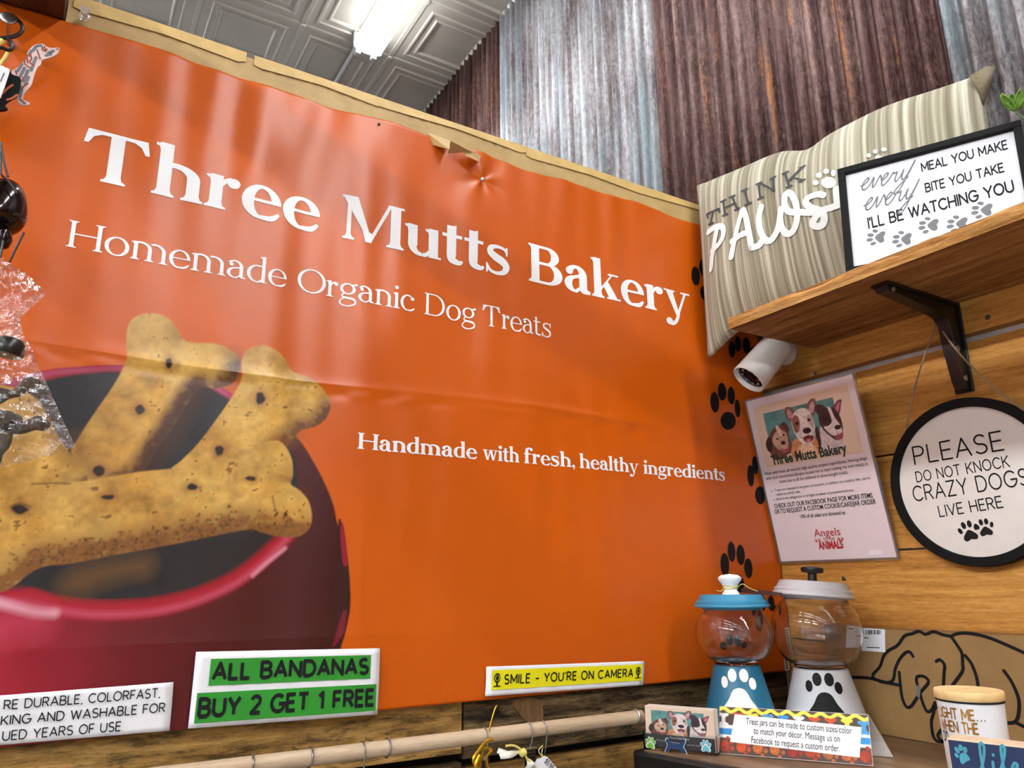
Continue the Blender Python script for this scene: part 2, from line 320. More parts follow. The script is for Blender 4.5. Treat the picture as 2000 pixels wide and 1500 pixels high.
# ------------------------------------------------------------------ materials
def lin(c): c = np.asarray(c, float)/255.; return np.where(c <= .04045, c/12.92, ((c+.055)/1.055)**2.4)
class NT:
    def __init__(s, name):
        s.m = bpy.data.materials.new(name); s.m.use_nodes = True; s.t = s.m.node_tree; s.b = s.t.nodes['Principled BSDF']
    def n(s, typ, **kw):
        nd = s.t.nodes.new(typ)
        for k, v in kw.items():
            if k.startswith('_'): setattr(nd, k[1:], v)
            else: s.set(nd, k, v)
        return nd
    def set(s, nd, k, v):
        i = nd.inputs[int(k[1:])] if (k[0] == 'i' and k[1:].isdigit()) else nd.inputs[k.replace('__', ' ')]
        if isinstance(v, bpy.types.NodeSocket): s.t.links.new(v, i)
        else: i.default_value = v
    def p(s, **kw):
        for k, v in kw.items(): s.set(s.b, k.replace('_', ' '), v)
        return s
    def coord(s, kind='Object', scale=(1,1,1), rot=(0,0,0), loc=(0,0,0)):
        tc = s.n('ShaderNodeTexCoord'); mp = s.n('ShaderNodeMapping'); s.t.links.new(tc.outputs[kind], mp.inputs[0])
        mp.inputs['Scale'].default_value = scale; mp.inputs['Rotation'].default_value = rot; mp.inputs['Location'].default_value = loc; return mp.outputs[0]
    def noise(s, co, scale=5, detail=4, rough=.6, dist=0.):
        nd = s.n('ShaderNodeTexNoise'); s.t.links.new(co, nd.inputs['Vector']); nd.inputs['Scale'].default_value = scale; nd.inputs['Detail'].default_value = detail
        nd.inputs['Roughness'].default_value = rough; nd.inputs['Distortion'].default_value = dist; return nd.outputs[0]
    def ramp(s, f, stops):
        nd = s.n('ShaderNodeValToRGB'); s.t.links.new(f, nd.inputs[0]); e = nd.color_ramp.elements
        while len(e) < len(stops): e.new(.5)
        for q, (p, c) in zip(e, stops):
            q.position = p; q.color = (*lin(c), 1) if len(c) == 3 else c
        return nd.outputs[0]
    def mix(s, f, a, b, mode='MIX'):
        nd = s.t.nodes.new('ShaderNodeMix'); nd.data_type = 'RGBA'; nd.blend_type = mode
        for i, v in ((0, f), (6, a), (7, b)):
            if isinstance(v, bpy.types.NodeSocket): s.t.links.new(v, nd.inputs[i])
            elif i == 0: nd.inputs[i].default_value = v
            else: nd.inputs[i].default_value = (*lin(v), 1)
        return nd.outputs[2]
    def math(s, op, a, b=0.):
        nd = s.n('ShaderNodeMath', _operation=op)
        for i, v in ((0, a), (1, b)):
            if isinstance(v, bpy.types.NodeSocket): s.t.links.new(v, nd.inputs[i])
            else: nd.inputs[i].default_value = v
        return nd.outputs[0]
    def bump(s, h, strength=.3, dist=.002):
        nd = s.n('ShaderNodeBump'); s.t.links.new(h, nd.inputs['Height']); nd.inputs['Strength'].default_value = strength; nd.inputs['Distance'].default_value = dist
        s.t.links.new(nd.outputs[0], s.b.inputs['Normal']); return s
def simple(name, col, rough=.5, metal=0., spec=.5, vary=.06, vs_=40.):
    t = NT(name); f = t.noise(t.coord(), vs_, 3); c = np.asarray(col, float)
    t.p(Base_Color=t.ramp(f, [(.3, np.clip(c*(1-vary), 0, 255)), (.7, np.clip(c*(1+vary*.6), 0, 255))]), Roughness=rough, Metallic=metal); t.b.inputs['Specular IOR Level'].default_value = spec
    return t.m
def wood(name, c0, c1, c2, axis, knots=0., rough=.6, ring=60., bump=.25, spec=.3, warp=.08, grit=0.):
    sc = [1., 1., 1.]; sc[axis] = .06; s3 = [1., 1., 1.]; s3[axis] = .2
    t = NT(name); co = t.coord(scale=tuple(sc)); big = t.noise(co, 9, 3, .5); lines = t.noise(co, ring, 5, .65, warp*5); fib = t.noise(t.coord(scale=tuple(s3)), ring*3.2, 3, .7)
    f = t.math('ADD', t.math('MULTIPLY', lines, .5), t.math('ADD', t.math('MULTIPLY', big, .25), t.math('MULTIPLY', fib, .25)))
    col = t.ramp(f, [(.38, c0), (.5, c1), (.61, c2)])
    if grit:
        g = t.ramp(t.math('ADD', t.math('MULTIPLY', t.noise(t.coord(scale=tuple(s3), loc=(1,2,3)), 85, 6, .75), .7), t.math('MULTIPLY', fib, .3)), [(.47, (0,0,0)), (.60, (255,255,255))]); col = t.mix(t.math('MULTIPLY', g, grit), col, tuple(np.array(c0)*.55))
    if knots:
        s2 = [5., 5., 5.]; s2[axis] = 2.2
        vo = t.n('ShaderNodeTexVoronoi'); t.t.links.new(t.coord(scale=tuple(s2)), vo.inputs[0]); vo.inputs['Scale'].default_value = 1.
        k = t.ramp(vo.outputs['Distance'], [(knots*.4, (255,255,255)), (knots, (0,0,0))]); col = t.mix(k, col, tuple(np.array(c0)*.45))
    t.p(Base_Color=col, Roughness=rough); t.b.inputs['Specular IOR Level'].default_value = spec
    return t.bump(t.math('ADD', lines, fib), bump, .002).m
def metal_sheet(name, lo, mid, hi, tint, orange, amount):
    t = NT(name); st = t.noise(t.coord(scale=(1,1,.035)), 42, 5, .7); big = t.noise(t.coord(scale=(1,1,.30)), 7, 5, .7); fine = t.noise(t.coord(scale=(1,1,.45)), 150, 4, .8)
    f = t.math('ADD', t.math('MULTIPLY', big, .36), t.math('ADD', t.math('MULTIPLY', st, .34), t.math('MULTIPLY', fine, .30)))
    col = t.ramp(f, [(.40, lo), (.475, mid), (.535, tuple((np.array(mid)*.45+np.array(hi)*.55))), (.60, hi)])
    tn = t.ramp(t.noise(t.coord(scale=(1,1,.10), loc=(7,3,1)), 16, 4, .6), [(.50, (0,0,0)), (.62, (255,255,255))]); col = t.mix(t.math('MULTIPLY', tn, .55), col, tint)
    o = t.ramp(t.math('ADD', t.math('MULTIPLY', t.noise(t.coord(scale=(1,1,.09), loc=(3,1,2)), 26, 5, .7), .7), t.math('MULTIPLY', fine, .3)), [(.56, (0,0,0)), (.63, (255,255,255))]); col = t.mix(t.math('MULTIPLY', o, amount), col, orange)
    t.p(Base_Color=col, Metallic=.4, Roughness=t.math('ADD', t.math('MULTIPLY', fine, .4), .16)); return t.bump(t.math('ADD', fine, st), .7, .003).m
M = {}
M['white'] = simple('white_print', (246,246,248), .45, vary=.01)
M['black'] = simple('black_print', (18,17,18), .6, spec=.25, vary=.05)
M['ink'] = simple('soft_black_ink', (30,30,33), .7, spec=.2, vary=.05)
M['grey'] = simple('grey_ink', (112,113,118), .6, vary=.04)
M['paper'] = simple('white_paper', (238,238,243), .55, vary=.015)
M['blackmetal'] = simple('black_painted_metal', (17,15,16), .38, vary=.1)
M['matteblack'] = simple('matte_black_wood', (16,15,17), .7, spec=.2, vary=.1)
M['steel'] = simple('bright_steel', (190,190,192), .28, 1., vary=.08)
M['brasswire'] = simple('dull_wire', (150,138,112), .35, 1., vary=.1)
M['darkclip'] = simple('gunmetal_clip', (92,86,80), .35, .9, vary=.1)
ORANGE = (207, 91, 8)
def banner_mat(name, attr):
    t = NT(name); co = t.coord(); weave = t.noise(t.coord(scale=(1,1,6)), 900, 2); wide = t.noise(co, 35, 4)
    if attr:
        a = t.n('ShaderNodeAttribute', _attribute_name='Col'); base = a.outputs[0]
    else: base = t.ramp(wide, [(.3, tuple(np.array(ORANGE)*.985)), (.7, ORANGE)])
    t.p(Base_Color=base, Roughness=.27); t.b.inputs['Specular IOR Level'].default_value = .55
    return t.bump(t.math('ADD', t.math('MULTIPLY', weave, .25), wide), .12, .002).m
M['banner'] = banner_mat('orange_vinyl', False); M['bannerpic'] = banner_mat('printed_vinyl', True)
def paint_mat(name, rough=.4):
    t = NT(name); a = t.n('ShaderNodeAttribute', _attribute_name='Col'); t.p(Base_Color=a.outputs[0], Roughness=rough); return t.m
M['art'] = paint_mat('printed_artwork')

# ------------------------------------------------------------------ a small painter for printed pictures (colour per point of a fine flat grid)
class Paint:
    def __init__(s, u0, u1, v0, v1, res, bg):
        s.nu = int((u1-u0)/res)+1; s.nv = int((v1-v0)/res)+1; s.u = np.linspace(u0, u1, s.nu); s.v = np.linspace(v0, v1, s.nv)
        s.U, s.V = np.meshgrid(s.u, s.v); s.res = res; s.c = np.zeros((s.nv, s.nu, 3)); s.c[:] = lin(bg)
    def sd(s, poly):                    # signed distance, negative inside
        P = np.asarray(poly, float); d2 = np.full(s.U.shape, 1e9); ins = np.zeros(s.U.shape, bool)
        for i in range(len(P)):
            a, b = P[i-1], P[i]; e = b-a; L = e@e+1e-18; wx, wy = s.U-a[0], s.V-a[1]; t = np.clip((wx*e[0]+wy*e[1])/L, 0, 1)
            d2 = np.minimum(d2, (wx-t*e[0])**2+(wy-t*e[1])**2)
            if a[1] != b[1]: ins ^= ((a[1] > s.V) != (b[1] > s.V)) & (s.U < e[0]*(s.V-a[1])/(b[1]-a[1])+a[0])
        d = np.sqrt(d2); return np.where(ins, -d, d)
    def dist(s, line):
        P = np.asarray(line, float); d2 = np.full(s.U.shape, 1e9)
        for i in range(1, len(P)):
            a, b = P[i-1], P[i]; e = b-a; L = e@e+1e-18; wx, wy = s.U-a[0], s.V-a[1]; t = np.clip((wx*e[0]+wy*e[1])/L, 0, 1)
            d2 = np.minimum(d2, (wx-t*e[0])**2+(wy-t*e[1])**2)
        return np.sqrt(d2)
    def lay(s, alpha, col):
        a = np.clip(alpha, 0, 1)[..., None]; col = np.asarray(col, float); col = lin(col) if col.ndim == 1 else col; s.c = s.c*(1-a)+col*a
    def poly(s, P, col, soft=None, op=1.):
        soft = soft or s.res; s.lay(op*np.clip(.5-s.sd(P)/soft, 0, 1), col)
    def line(s, P, wd, col, soft=None, op=1.):
        soft = soft or s.res; s.lay(op*np.clip(.5-(s.dist(P)-wd/2)/soft, 0, 1), col)
    def noise(s, sc, seed=0, oct_=4):
        r = np.random.RandomState(seed); out = np.zeros(s.U.shape); amp = 1.
        for k in range(oct_):
            n = r.rand(257, 257); x = (s.U*sc*2**k) % 256; y = (s.V*sc*2**k) % 256; xi, yi = x.astype(int), y.astype(int); fx, fy = x-xi, y-yi
            fx = fx*fx*(3-2*fx); fy = fy*fy*(3-2*fy)
            out += amp*((n[yi,xi]*(1-fx)+n[yi,xi+1]*fx)*(1-fy)+(n[yi+1,xi]*(1-fx)+n[yi+1,xi+1]*fx)*fy-.5); amp *= .55
        return out
    def build(s, name, fr, mat, d, parent=None, clip=None):
        V = np.array([fr(u, v, 0) for u, v in ((0,0),(1,0),(0,1))]) if isinstance(fr, Frame) else None
        if V is not None:
            P = fr.o+s.U.ravel()[:,None]*fr.u+s.V.ravel()[:,None]*fr.v+fr.n*d
        else: P = fr(s.U.ravel(), s.V.ravel(), d)
        me = bpy.data.meshes.new(name); nv = s.nu*s.nv; idx = np.arange(nv).reshape(s.nv, s.nu)
        q = np.stack([idx[:-1,:-1], idx[:-1,1:], idx[1:,1:], idx[1:,:-1]], -1).reshape(-1, 4); nf = len(q)
        me.vertices.add(nv); me.vertices.foreach_set('co', P.astype(np.float32).ravel()); me.loops.add(nf*4); me.loops.foreach_set('vertex_index', q.astype(np.int32).ravel())
        me.polygons.add(nf); me.polygons.foreach_set('loop_start', np.arange(0, nf*4, 4, dtype=np.int32)); me.polygons.foreach_set('use_smooth', np.ones(nf, bool)); me.update(calc_edges=True)
        at = me.color_attributes.new('Col', 'FLOAT_COLOR', 'POINT'); c = np.ones((nv, 4), np.float32); c[:, :3] = s.c.reshape(-1, 3); at.data.foreach_set('color', c.ravel())
        me.materials.append(mat); o = bpy.data.objects.new(name, me); SC.collection.objects.link(o)
        if parent is not None: adopt(o, parent)
        return o

# ================================================================== THE SETTING
M['tin'] = (lambda t: t.p(Base_Color=t.ramp(t.noise(t.coord(), 6, 4), [(.3, (186,178,166)), (.7, (200,192,180))]), Roughness=.38, Metallic=.15).m)(NT('painted_tin'))
M['drywall'] = simple('pale_drywall', (222,223,226), .8)
M['floor'] = simple('pale_concrete', (150,150,152), .6)
M['dark'] = simple('dark_gap', (16,13,11), .9)
M['oldwood'] = wood('weathered_plank_wood', (92,66,34), (158,118,60), (194,154,90), 0, ring=80, bump=.9, spec=.2, rough=.75, grit=.8)
M['oldwood2'] = wood('dark_weathered_plank_wood', (44,35,26), (92,72,46), (150,124,86), 0, ring=90, bump=1., spec=.2, rough=.75, grit=.95)
M['pine'] = wood('golden_pine_wood', (152,96,38), (192,134,60), (216,160,84), 1, knots=.16, ring=120, bump=.35, rough=.55)
M['beam'] = wood('shaded_beam_wood', (56,26,10), (92,46,18), (112,60,26), 1, knots=.2, ring=50)  # dark brown carries the shade on the beam's underside
M['kraft'] = (lambda t: t.bump(t.noise(t.coord(scale=(1,1,2)), 40, 5), .35, .004).p(Base_Color=t.ramp(t.noise(t.coord(), 16, 4), [(.3, (178,146,92)), (.7, (202,170,114))]), Roughness=.55).m)(NT('brown_kraft_paper'))
M['rust'] = metal_sheet('rusty_sheet_metal', (40,27,27), (84,55,52), (150,124,118), (82,50,48), (168,104,48), .7)
M['galv'] = metal_sheet('weathered_galvanised_metal', (84,68,68), (136,128,130), (206,208,212), (134,156,164), (98,66,60), .6)
M['lens'] = None
# floor and far walls of the shop
struct(MB().box((-6.5,-7,FLOOR-.1), (1.2,4.5,FLOOR)).build('floor', M['floor']))
struct(MB().box((-6.6,-7,FLOOR), (-6.5,4.5,CEIL)).build('wall_left', M['drywall']))
struct(MB().box((-6.5,-7.1,FLOOR), (.12,-7,CEIL)).build('wall_front', M['drywall']))
struct(MB().box((-6.5,4.5,FLOOR), (.12,4.6,CEIL)).build('wall_far', M['drywall']))
# pressed tin ceiling: one relief pattern repeated every 31 cm, plus the slab above
def ceiling():
    P = .31; prof = [(0,-.004),(.02,-.004),(.032,0),(.11,0),(.122,-.005),(.138,-.005),(.15,.0),(.20,.0),(.212,-.004),(.226,-.004),(.245,.004),(.5,.004)]
    mb = MB(); x0, y0 = -.245+P, 1.27
    for i in range(-17, 1):
        for j in range(-18, 9):
            ox, oy = x0+(i-1)*P, y0+j*P
            if ox > .02: continue
            V = []; F = []
            for ins, dz in prof:
                a, b = ins*P, (1-ins)*P; V += [(ox+a,oy+a,CEIL+dz),(ox+b,oy+a,CEIL+dz),(ox+b,oy+b,CEIL+dz),(ox+a,oy+b,CEIL+dz)]
            for k in range(len(prof)-1):
                for e in range(4): F.append((k*4+e, k*4+(e+1)%4, k*4+4+(e+1)%4, k*4+4+e))
            mb.add(V, F)
    # rosettes at the panel corners
    for i in range(-8, 1):
        for j in range(-3, 7):
            mb.lathe((x0+(i-1)*P, y0+j*P, CEIL-.011), [(.002,0),(.009,.001),(.011,.006)], 10)
    mb.box((-6.6,-7.1,CEIL+.012), (.2,4.6,CEIL+.1))
    o = mb.build('ceiling', M['tin'], fix=False); struct(o); return o
ceiling()
# banner wall: a partition that stops short of the ceiling, weathered planks on its face
WT = .668
mb = MB(); mb.cur = 0; mb.box((-6.5,.022,FLOOR), (-1.13,.10,.63)); mb.box((-1.13,.022,FLOOR), (.0,.10,WT-.004)); mb.cur = 1
jx = ony(907,1372)[0]; gz = ony(1100,1457)[2]; gz2 = ony(760,1492)[2]
rr = random.Random(3)
def planks(mb, x0, x1, z_top_gap, y0=.003, y1=.022, hgt=.14, gap=.011, zmin=FLOOR, zmax=.62):
    z = z_top_gap; zs = []
    while z < zmax-.02: zs.append((z, min(z+hgt-gap, zmax))); z += hgt
    z = z_top_gap-hgt
    while z > zmin: zs.append((z, z+hgt-gap)); z -= hgt
    for k, (a, b) in enumerate(sorted(zs)):
        mb.cur = 2 if (x0 > -1.2 and a > -.32) or k % 2 else 1; mb.box((x0,y0+rr.random()*.002,a), (x1,y1,b))
planks(mb, jx+.0015, -.001, gz); planks(mb, -2.4, jx-.0015, gz2, hgt=.155); planks(mb, -5.0, -2.4, gz2+.04, hgt=.15)
wb = mb.build('wall_back', [M['dark'], M['oldwood'], M['oldwood2']]); struct(wb)
kn = [ony(*p, y=.0022) for p in bez([(1000,1368),(1030,1362),(1052,1366),(1061,1390),(1058,1408),(1043,1415),(1022,1403),(1008,1385)], 4, True)]
mesh('wood_knot', kn, [tuple(range(len(kn)))], wood('smooth_knot_wood', (84,58,34), (122,90,56), (140,106,68), 2, ring=60, bump=.2), wb)
# pine boards and corrugated metal of the right wall
mb = MB(); mb.cur = 0; mb.box((.02,-7,FLOOR), (.12,4.5,CEIL)); mb.cur = 1
z = .325-.14*13; k = 0
while z < .43:
    cuts = [-7,-4.4,-1.9,.0] if k % 2 else [-7,-5.2,-2.6,.0]
    if abs(z-.325) < .01: zz = z+.012
    else: zz = z+.002
    for a, b in zip(cuts[:-1], cuts[1:]): mb.box((0,a+.001,zz), (.02,b-.001,z+.139))
    z += .14; k += 1
wr = mb.build('wall_right', [M['drywall'], M['pine']]); struct(wr)
def corrugated(name, y0, y1, z0, z1, mat, x=0., pitch=.032, amp=.0085, ph=0.):
    n = int((y1-y0)/pitch*10); V = []; F = []
    zz = [z0, (z0+z1)/2, z1]
    for zi in zz:
        for k in range(n+1):
            y = y0+(y1-y0)*k/n; V.append((x-.006-amp*math.cos(2*math.pi*y/pitch+ph), y, zi))
    for i in range(len(zz)-1):
        for k in range(n): F.append((i*(n+1)+k, i*(n+1)+k+1, (i+1)*(n+1)+k+1, (i+1)*(n+1)+k))
    o = mesh(name, V, F, mat, wr, True); md = o.modifiers.new('thick', 'SOLIDIFY'); md.thickness = .0012; md.offset = 0; return o
corrugated('metal_sheet', .885, 3.2, .43, CEIL+.006, M['rust'], x=.004)
corrugated('metal_sheet', .206, .897, .43, CEIL+.006, M['galv'], x=.0)
corrugated('metal_sheet', -.414, .212, .43, CEIL+.006, M['rust'], x=-.002)
corrugated('metal_sheet', -1.1, -.408, .43, CEIL+.006, M['galv'], x=.002)
corrugated('metal_sheet', -3.4, -1.094, .43, CEIL+.006, M['rust'], x=.0)
# beam above the banner, lengthened into the room so its shadow band shows
struct(MB().box((-1.21,-4.6,.632), (-1.131,.10,.70)).build('trim_1', M['beam'], bev=.003))

# ================================================================== LAMPS
def lens_mat(name, k):
    t = NT(name); t.p(Base_Color=(.9,.9,.9,1), Emission_Color=(.94,.98,1,1), Emission_Strength=TUBE*k); return t.m
M['lens'] = lens_mat('lit_lamp_lens', .9); M['lens_dim'] = lens_mat('dim_lamp_lens', .2); M['lens_half'] = lens_mat('soft_lamp_lens', .28); M['lens_bright'] = lens_mat('bright_lamp_lens', 2.5); M['lens_mid'] = lens_mat('plain_lamp_lens', .5); M['lampmetal'] = simple('white_lamp_metal', (205,205,203), .4)  # lens strengths tuned lamp by lamp to balance the light, not by age
def strip_light(x, y0, y1, label, lens='lens', z=CEIL-.006):
    o = thing('strip_light', (x, (y0+y1)/2, z), label, 'ceiling light', 'strip lights on the tin ceiling')
    mb = MB(); mb.box((x-.035,y0,z-.035), (x+.035,y1,z)); mb.box((x-.05,y0-.012,z-.06), (x+.05,y0,z)); mb.box((x-.05,y1,z-.06), (x+.05,y1+.012,z)); mb.build('housing', M['lampmetal'], o, bev=.003)
    for sx in (-.03, .026): MB().box((x+sx-.009,y1+.010,z-.074), (x+sx+.009,y1+.03,z-.028)).build('end_clip', M['lampmetal'], o, bev=.003)
    fr = lambda u, v, d: (x+u, d, z+v)
    pr = [(-.046,-.03),(-.05,-.048),(-.04,-.066),(-.018,-.075),(.018,-.075),(.04,-.066),(.05,-.048),(.046,-.03)]
    MB().prism(pr, fr, y0+.001, y1-.001).build('lens', M[lens], o, smooth=True)
    return o
strip_light(-.35, .0, 1.2, 'lit strip light end seen over the banner wall against the tin ceiling', 'lens_dim')
for x, y0, nm in ((-.35,-1.55,'first in front of the banner wall in the right row'),(-.35,-3.1,'second in front of the banner wall in the right row'),(-.35,-4.65,'third in front of the banner wall in the right row'),(-2.2,.0,'beyond the banner wall in the middle row'),(-2.2,-1.55,'first before the banner wall in the middle row'),
                  (-2.2,-3.1,'second before the banner wall in the middle row'),(-2.2,-4.65,'third before the banner wall in the middle row'),(-4.05,-.2,'beside the banner wall in the left row'),(-4.05,-1.9,'down the room in the left row'),(-4.05,-3.6,'farthest down the room in the left row'),(-2.2,2.0,'at the far end of the middle row'),(-.35,2.6,'at the far end of the right row')):
    strip_light(x, y0, y0+1.2, 'lit ceiling strip light '+nm, 'lens' if y0 > 1.5 else 'lens_bright' if x < -4 else 'lens_half' if x < -2 else 'lens_mid' if y0 == -1.55 else 'lens')
c = MB().tube([(-.37,1.214,CEIL-.02),(-.37,2.58,CEIL-.02)], .009, 10).build('conduit_pipe', simple('grey_painted_pipe', (176,174,170), .45), smooth=True)
tag(c, 'thin pale conduit pipe running along the tin ceiling from the lit strip light', 'pipe')

# kraft paper over the top of the banner wall
def kraft():
    o = thing('kraft_paper_strip', (-.55,-.004,.64), 'brown kraft paper strip folded over the wall top above the orange banner', 'paper')
    n = 120; V = []; F = []; rs = np.random.RandomState(5); top = WT+np.cumsum(rs.randn(n+1))*.0004; top = np.clip(top, WT-.002, WT+.003)
    rows = [.615,.627,.645,.66,None]
    for r, z in enumerate(rows):
        for k in range(n+1):
            x = -1.13+1.128*k/n; zz = top[k] if z is None else z; V.append((x, -.0012-.0014*abs(math.sin(k*1.7+r*2.1)), zz))
    for k in range(n+1): V.append((-1.13+1.128*k/n, .104, top[k]))
    for r in range(5):
        for k in range(n): F.append((r*(n+1)+k, r*(n+1)+k+1, (r+1)*(n+1)+k+1, (r+1)*(n+1)+k))
    mesh('sheet', V, F, M['kraft'], o, True)
    mb = MB(); e = .0
    # second layer of paper folded along the upper edge, colour lightened as a lit lip
    segs = [(-1.125,-.93,.012),(-.92,-.74,.010),(-.75,-.5,.008),(-.5,-.25,.011),(-.26,-.01,.009)]
    for a, b, h in segs:
        P = [(a,-.0038,WT-h),(a+.01,-.0038,WT-h-.002),((a+b)/2,-.0042,WT-h+.003),(b-.01,-.0038,WT-h-.001),(b,-.0038,WT-h+.003)]; m = len(P)
        mb.add([(p[0],p[1],p[2]) for p in P]+[(p[0],-.0032,WT+.005) for p in P], [(i,i+1,m+i+1,m+i) for i in range(m-1)])
    mb.build('folded_edge', simple('lit_kraft_edge', (214,180,112), .5), o)
    def fl(pts, lift):
        q = [ony(*p, y=-.004-l) for p, l in zip(pts, lift)]; return mesh('torn_flap', q, [(0,1,2),(0,2,3)] if len(q) == 4 else [tuple(range(len(q)))], M['kraft'], o)
    fl([(832,258),(880,275),(878,292),(845,283)], [0,.012,.03,.004]); fl([(880,275),(930,285),(922,297),(875,300)], [.03,.02,.025,.01]); fl([(912,290),(940,303),(936,316),(905,302)], [.02,.004,.03,.02])
    return o
kraft()

# ================================================================== THE BANNER AND WHAT IS FIXED TO IT
BX0, BX1, BZ0, BZ1 = -1.5, -.003, ony(900,1370)[2], .6305
CZ = float(np.mean([ony(300,692)[2], ony(640,750)[2], ony(1000,800)[2], ony(1400,852)[2]]))
rs = np.random.RandomState(11); WV = [(rs.uniform(30, 130), rs.uniform(0, 6.28), rs.uniform(-5, 5), rs.uniform(.5, 1.)) for _ in range(10)]
NAIL = ony(943,350,-.01)
def wrinkle(x, z):
    x = np.asarray(x, float); z = np.asarray(z, float); d = .008+0*x
    top = np.exp(-(BZ1-z)/.22); mid = .28
    for f, p, sl, a in WV: d = d+a*.00085*(mid+top)*np.sin(f*x+p+sl*z+1.2*np.sin(z*7+p))*60/(30+f)
    d = d+.0028*np.exp(-((x+.62)/.16)**2)*np.exp(-((z-.58)/.12)**2)
    cz = CZ+.004*np.sin(9*x); d = d+.0026*np.exp(-np.abs(z-cz)/.0055)*(.65+.35*np.sin(13*x+1))+.0008*np.exp(-((z-cz+.012)/.006)**2)*np.sin(55*x+3*np.sin(17*x))
    d = d+.0014*np.exp(-np.abs(z-(CZ-.30))/.02)*(.5+.5*np.sin(5*x))
    for px_, pz_, rr_, aa in [(-.98,.50,.05,.003),(-.90,.545,.03,.0035),(-.86,.52,.025,-.003),(-.78,.56,.045,.003),(-.70,.37,.04,.002),(-.62,.33,.03,-.002),(-.55,.36,.03,.002),(-.74,.30,.03,.002),(-.48,.31,.04,.0025),(-.88,.24,.04,.002),(-.4,.05,.06,.0018),(-.25,.1,.05,-.0016),(-.3,.3,.05,.0018)]:
        u = (x-px_); v = (z-pz_); d = d+aa*np.exp(-(u/rr_)**2-(v/(rr_*2.2))**2)
    r = np.hypot(x-NAIL[0], z-NAIL[2]); th = np.arctan2(z-NAIL[2], x-NAIL[0])
    d = d-.0045*np.exp(-r/.02)+.0016*np.exp(-r/.045)*np.sin(5*th)*np.minimum(r/.01, 1)
    return np.maximum(d, .0045)
def bfr(u, v, d=0.):
    y = -wrinkle(u, v)-d
    return np.stack([np.asarray(u, float), y, np.asarray(v, float)], -1)
banner = thing('vinyl_banner', (-.62,-.006,BZ0), 'large wrinkled orange vinyl bakery banner printed with white lettering, biscuits and a red bowl', 'banner')
PU0, PU1, PV0, PV1 = -1.36, ony(700,1200)[0], BZ0, ony(350,600)[2]
def sheet():
    nx, nz = 420, 280; xs = np.linspace(BX0, BX1, nx); zs = np.linspace(BZ0, BZ1, nz); X, Z = np.meshgrid(xs, zs)
    k = np.clip((Z-(BZ1-.02))/.02, 0, 1); Z2 = Z+k*(.0022*np.sin(X*17+.6)+.0015*np.sin(X*41))
    P = bfr(X.ravel(), Z2.ravel()); idx = np.arange(nx*nz).reshape(nz, nx); q = np.stack([idx[:-1,:-1], idx[:-1,1:], idx[1:,1:], idx[1:,:-1]], -1).reshape(-1, 4)
    o = mesh('vinyl_sheet', P, q, M['banner'], banner, True); md = o.modifiers.new('t', 'SOLIDIFY'); md.thickness = .0006; md.offset = -1
    return o
sheet()
def on_banner(name, polys, mat, d=.0007, cut=.012):
    o = decal(name, polys, lambda u, v, dd: (u, 0, v), mat)
    bm = bmesh.new(); bm.from_mesh(o.data); bmesh.ops.triangulate(bm, faces=bm.faces)
    xs = [v.co.x for v in bm.verts]; zs = [v.co.z for v in bm.verts]
    for ax, a, b in ((0, min(xs), max(xs)), (2, min(zs), max(zs))):
        t = a+cut
        while t < b:
            co = Vector((t,0,0) if ax == 0 else (0,0,t)); no = Vector((1,0,0) if ax == 0 else (0,0,1))
            bmesh.ops.bisect_plane(bm, geom=bm.verts[:]+bm.edges[:]+bm.faces[:], plane_co=co, plane_no=no, dist=1e-6); t += cut
    for v in bm.verts: v.co.y = float(-wrinkle(v.co.x, v.co.z)-d)
    bm.normal_update()
    for f in bm.faces:
        if f.normal.y > 0: f.normal_flip()
    bm.to_mesh(o.data); bm.free(); o.data.polygons.foreach_set('use_smooth', [True]*len(o.data.polygons)); adopt(o, banner); return o
bx = lambda px, py: float(ony(px, py)[0]); bz = lambda px, py: float(ony(px, py)[2])
def headline(words, bold, zb, h):
    for txt, a, b in words:
        P = fit(serif_word(txt, bold), bx(*a), bx(*b), zb, h/.70); o = on_banner('lettering', P, M['white']); o['label'] = 'white serif lettering'
zb1 = np.mean([bz(172,352), bz(663,465), bz(1026,558)]); h1 = np.mean([bz(664,381)-bz(663,465), bz(159,250)-bz(172,352)])
headline([('Three', (160,300), (622,430)), ('Mutts', (661,464), (991,547)), ('Bakery', (1026,558), (1339,576))], True, zb1, h1)
zb2 = np.mean([bz(128,482), bz(823,616), bz(1040,662)]); h2 = bz(136,431)-bz(128,482)
headline([('Homemade', (128,482), (556,556)), ('Organic', (578,545), (804,608)), ('Dog', (823,616), (924,637)), ('Treats', (936,620), (1071,664))], False, zb2, h2)
zb3 = np.mean([bz(693,877), bz(926,897), bz(1410,942)]); h3 = bz(695,846)-bz(693,877)
headline([('Handmade', (693,877), (926,897)), ('with', (937,895), (1008,906)), ('fresh,', (1017,905), (1117,915)), ('healthy', (1125,910), (1241,925)), ('ingredients', (1250,920), (1410,942))], True, zb3, h3)
def pxell(px, py, rx, ry, rot=0.): return [(bx(a, b), bz(a, b)) for a, b in ell(px, py, rx, ry, 26, rot)]
c5 = lambda x, y, a, b: (1360+x*.3, 730+y*.3, a*.3, b*.3, -.06)
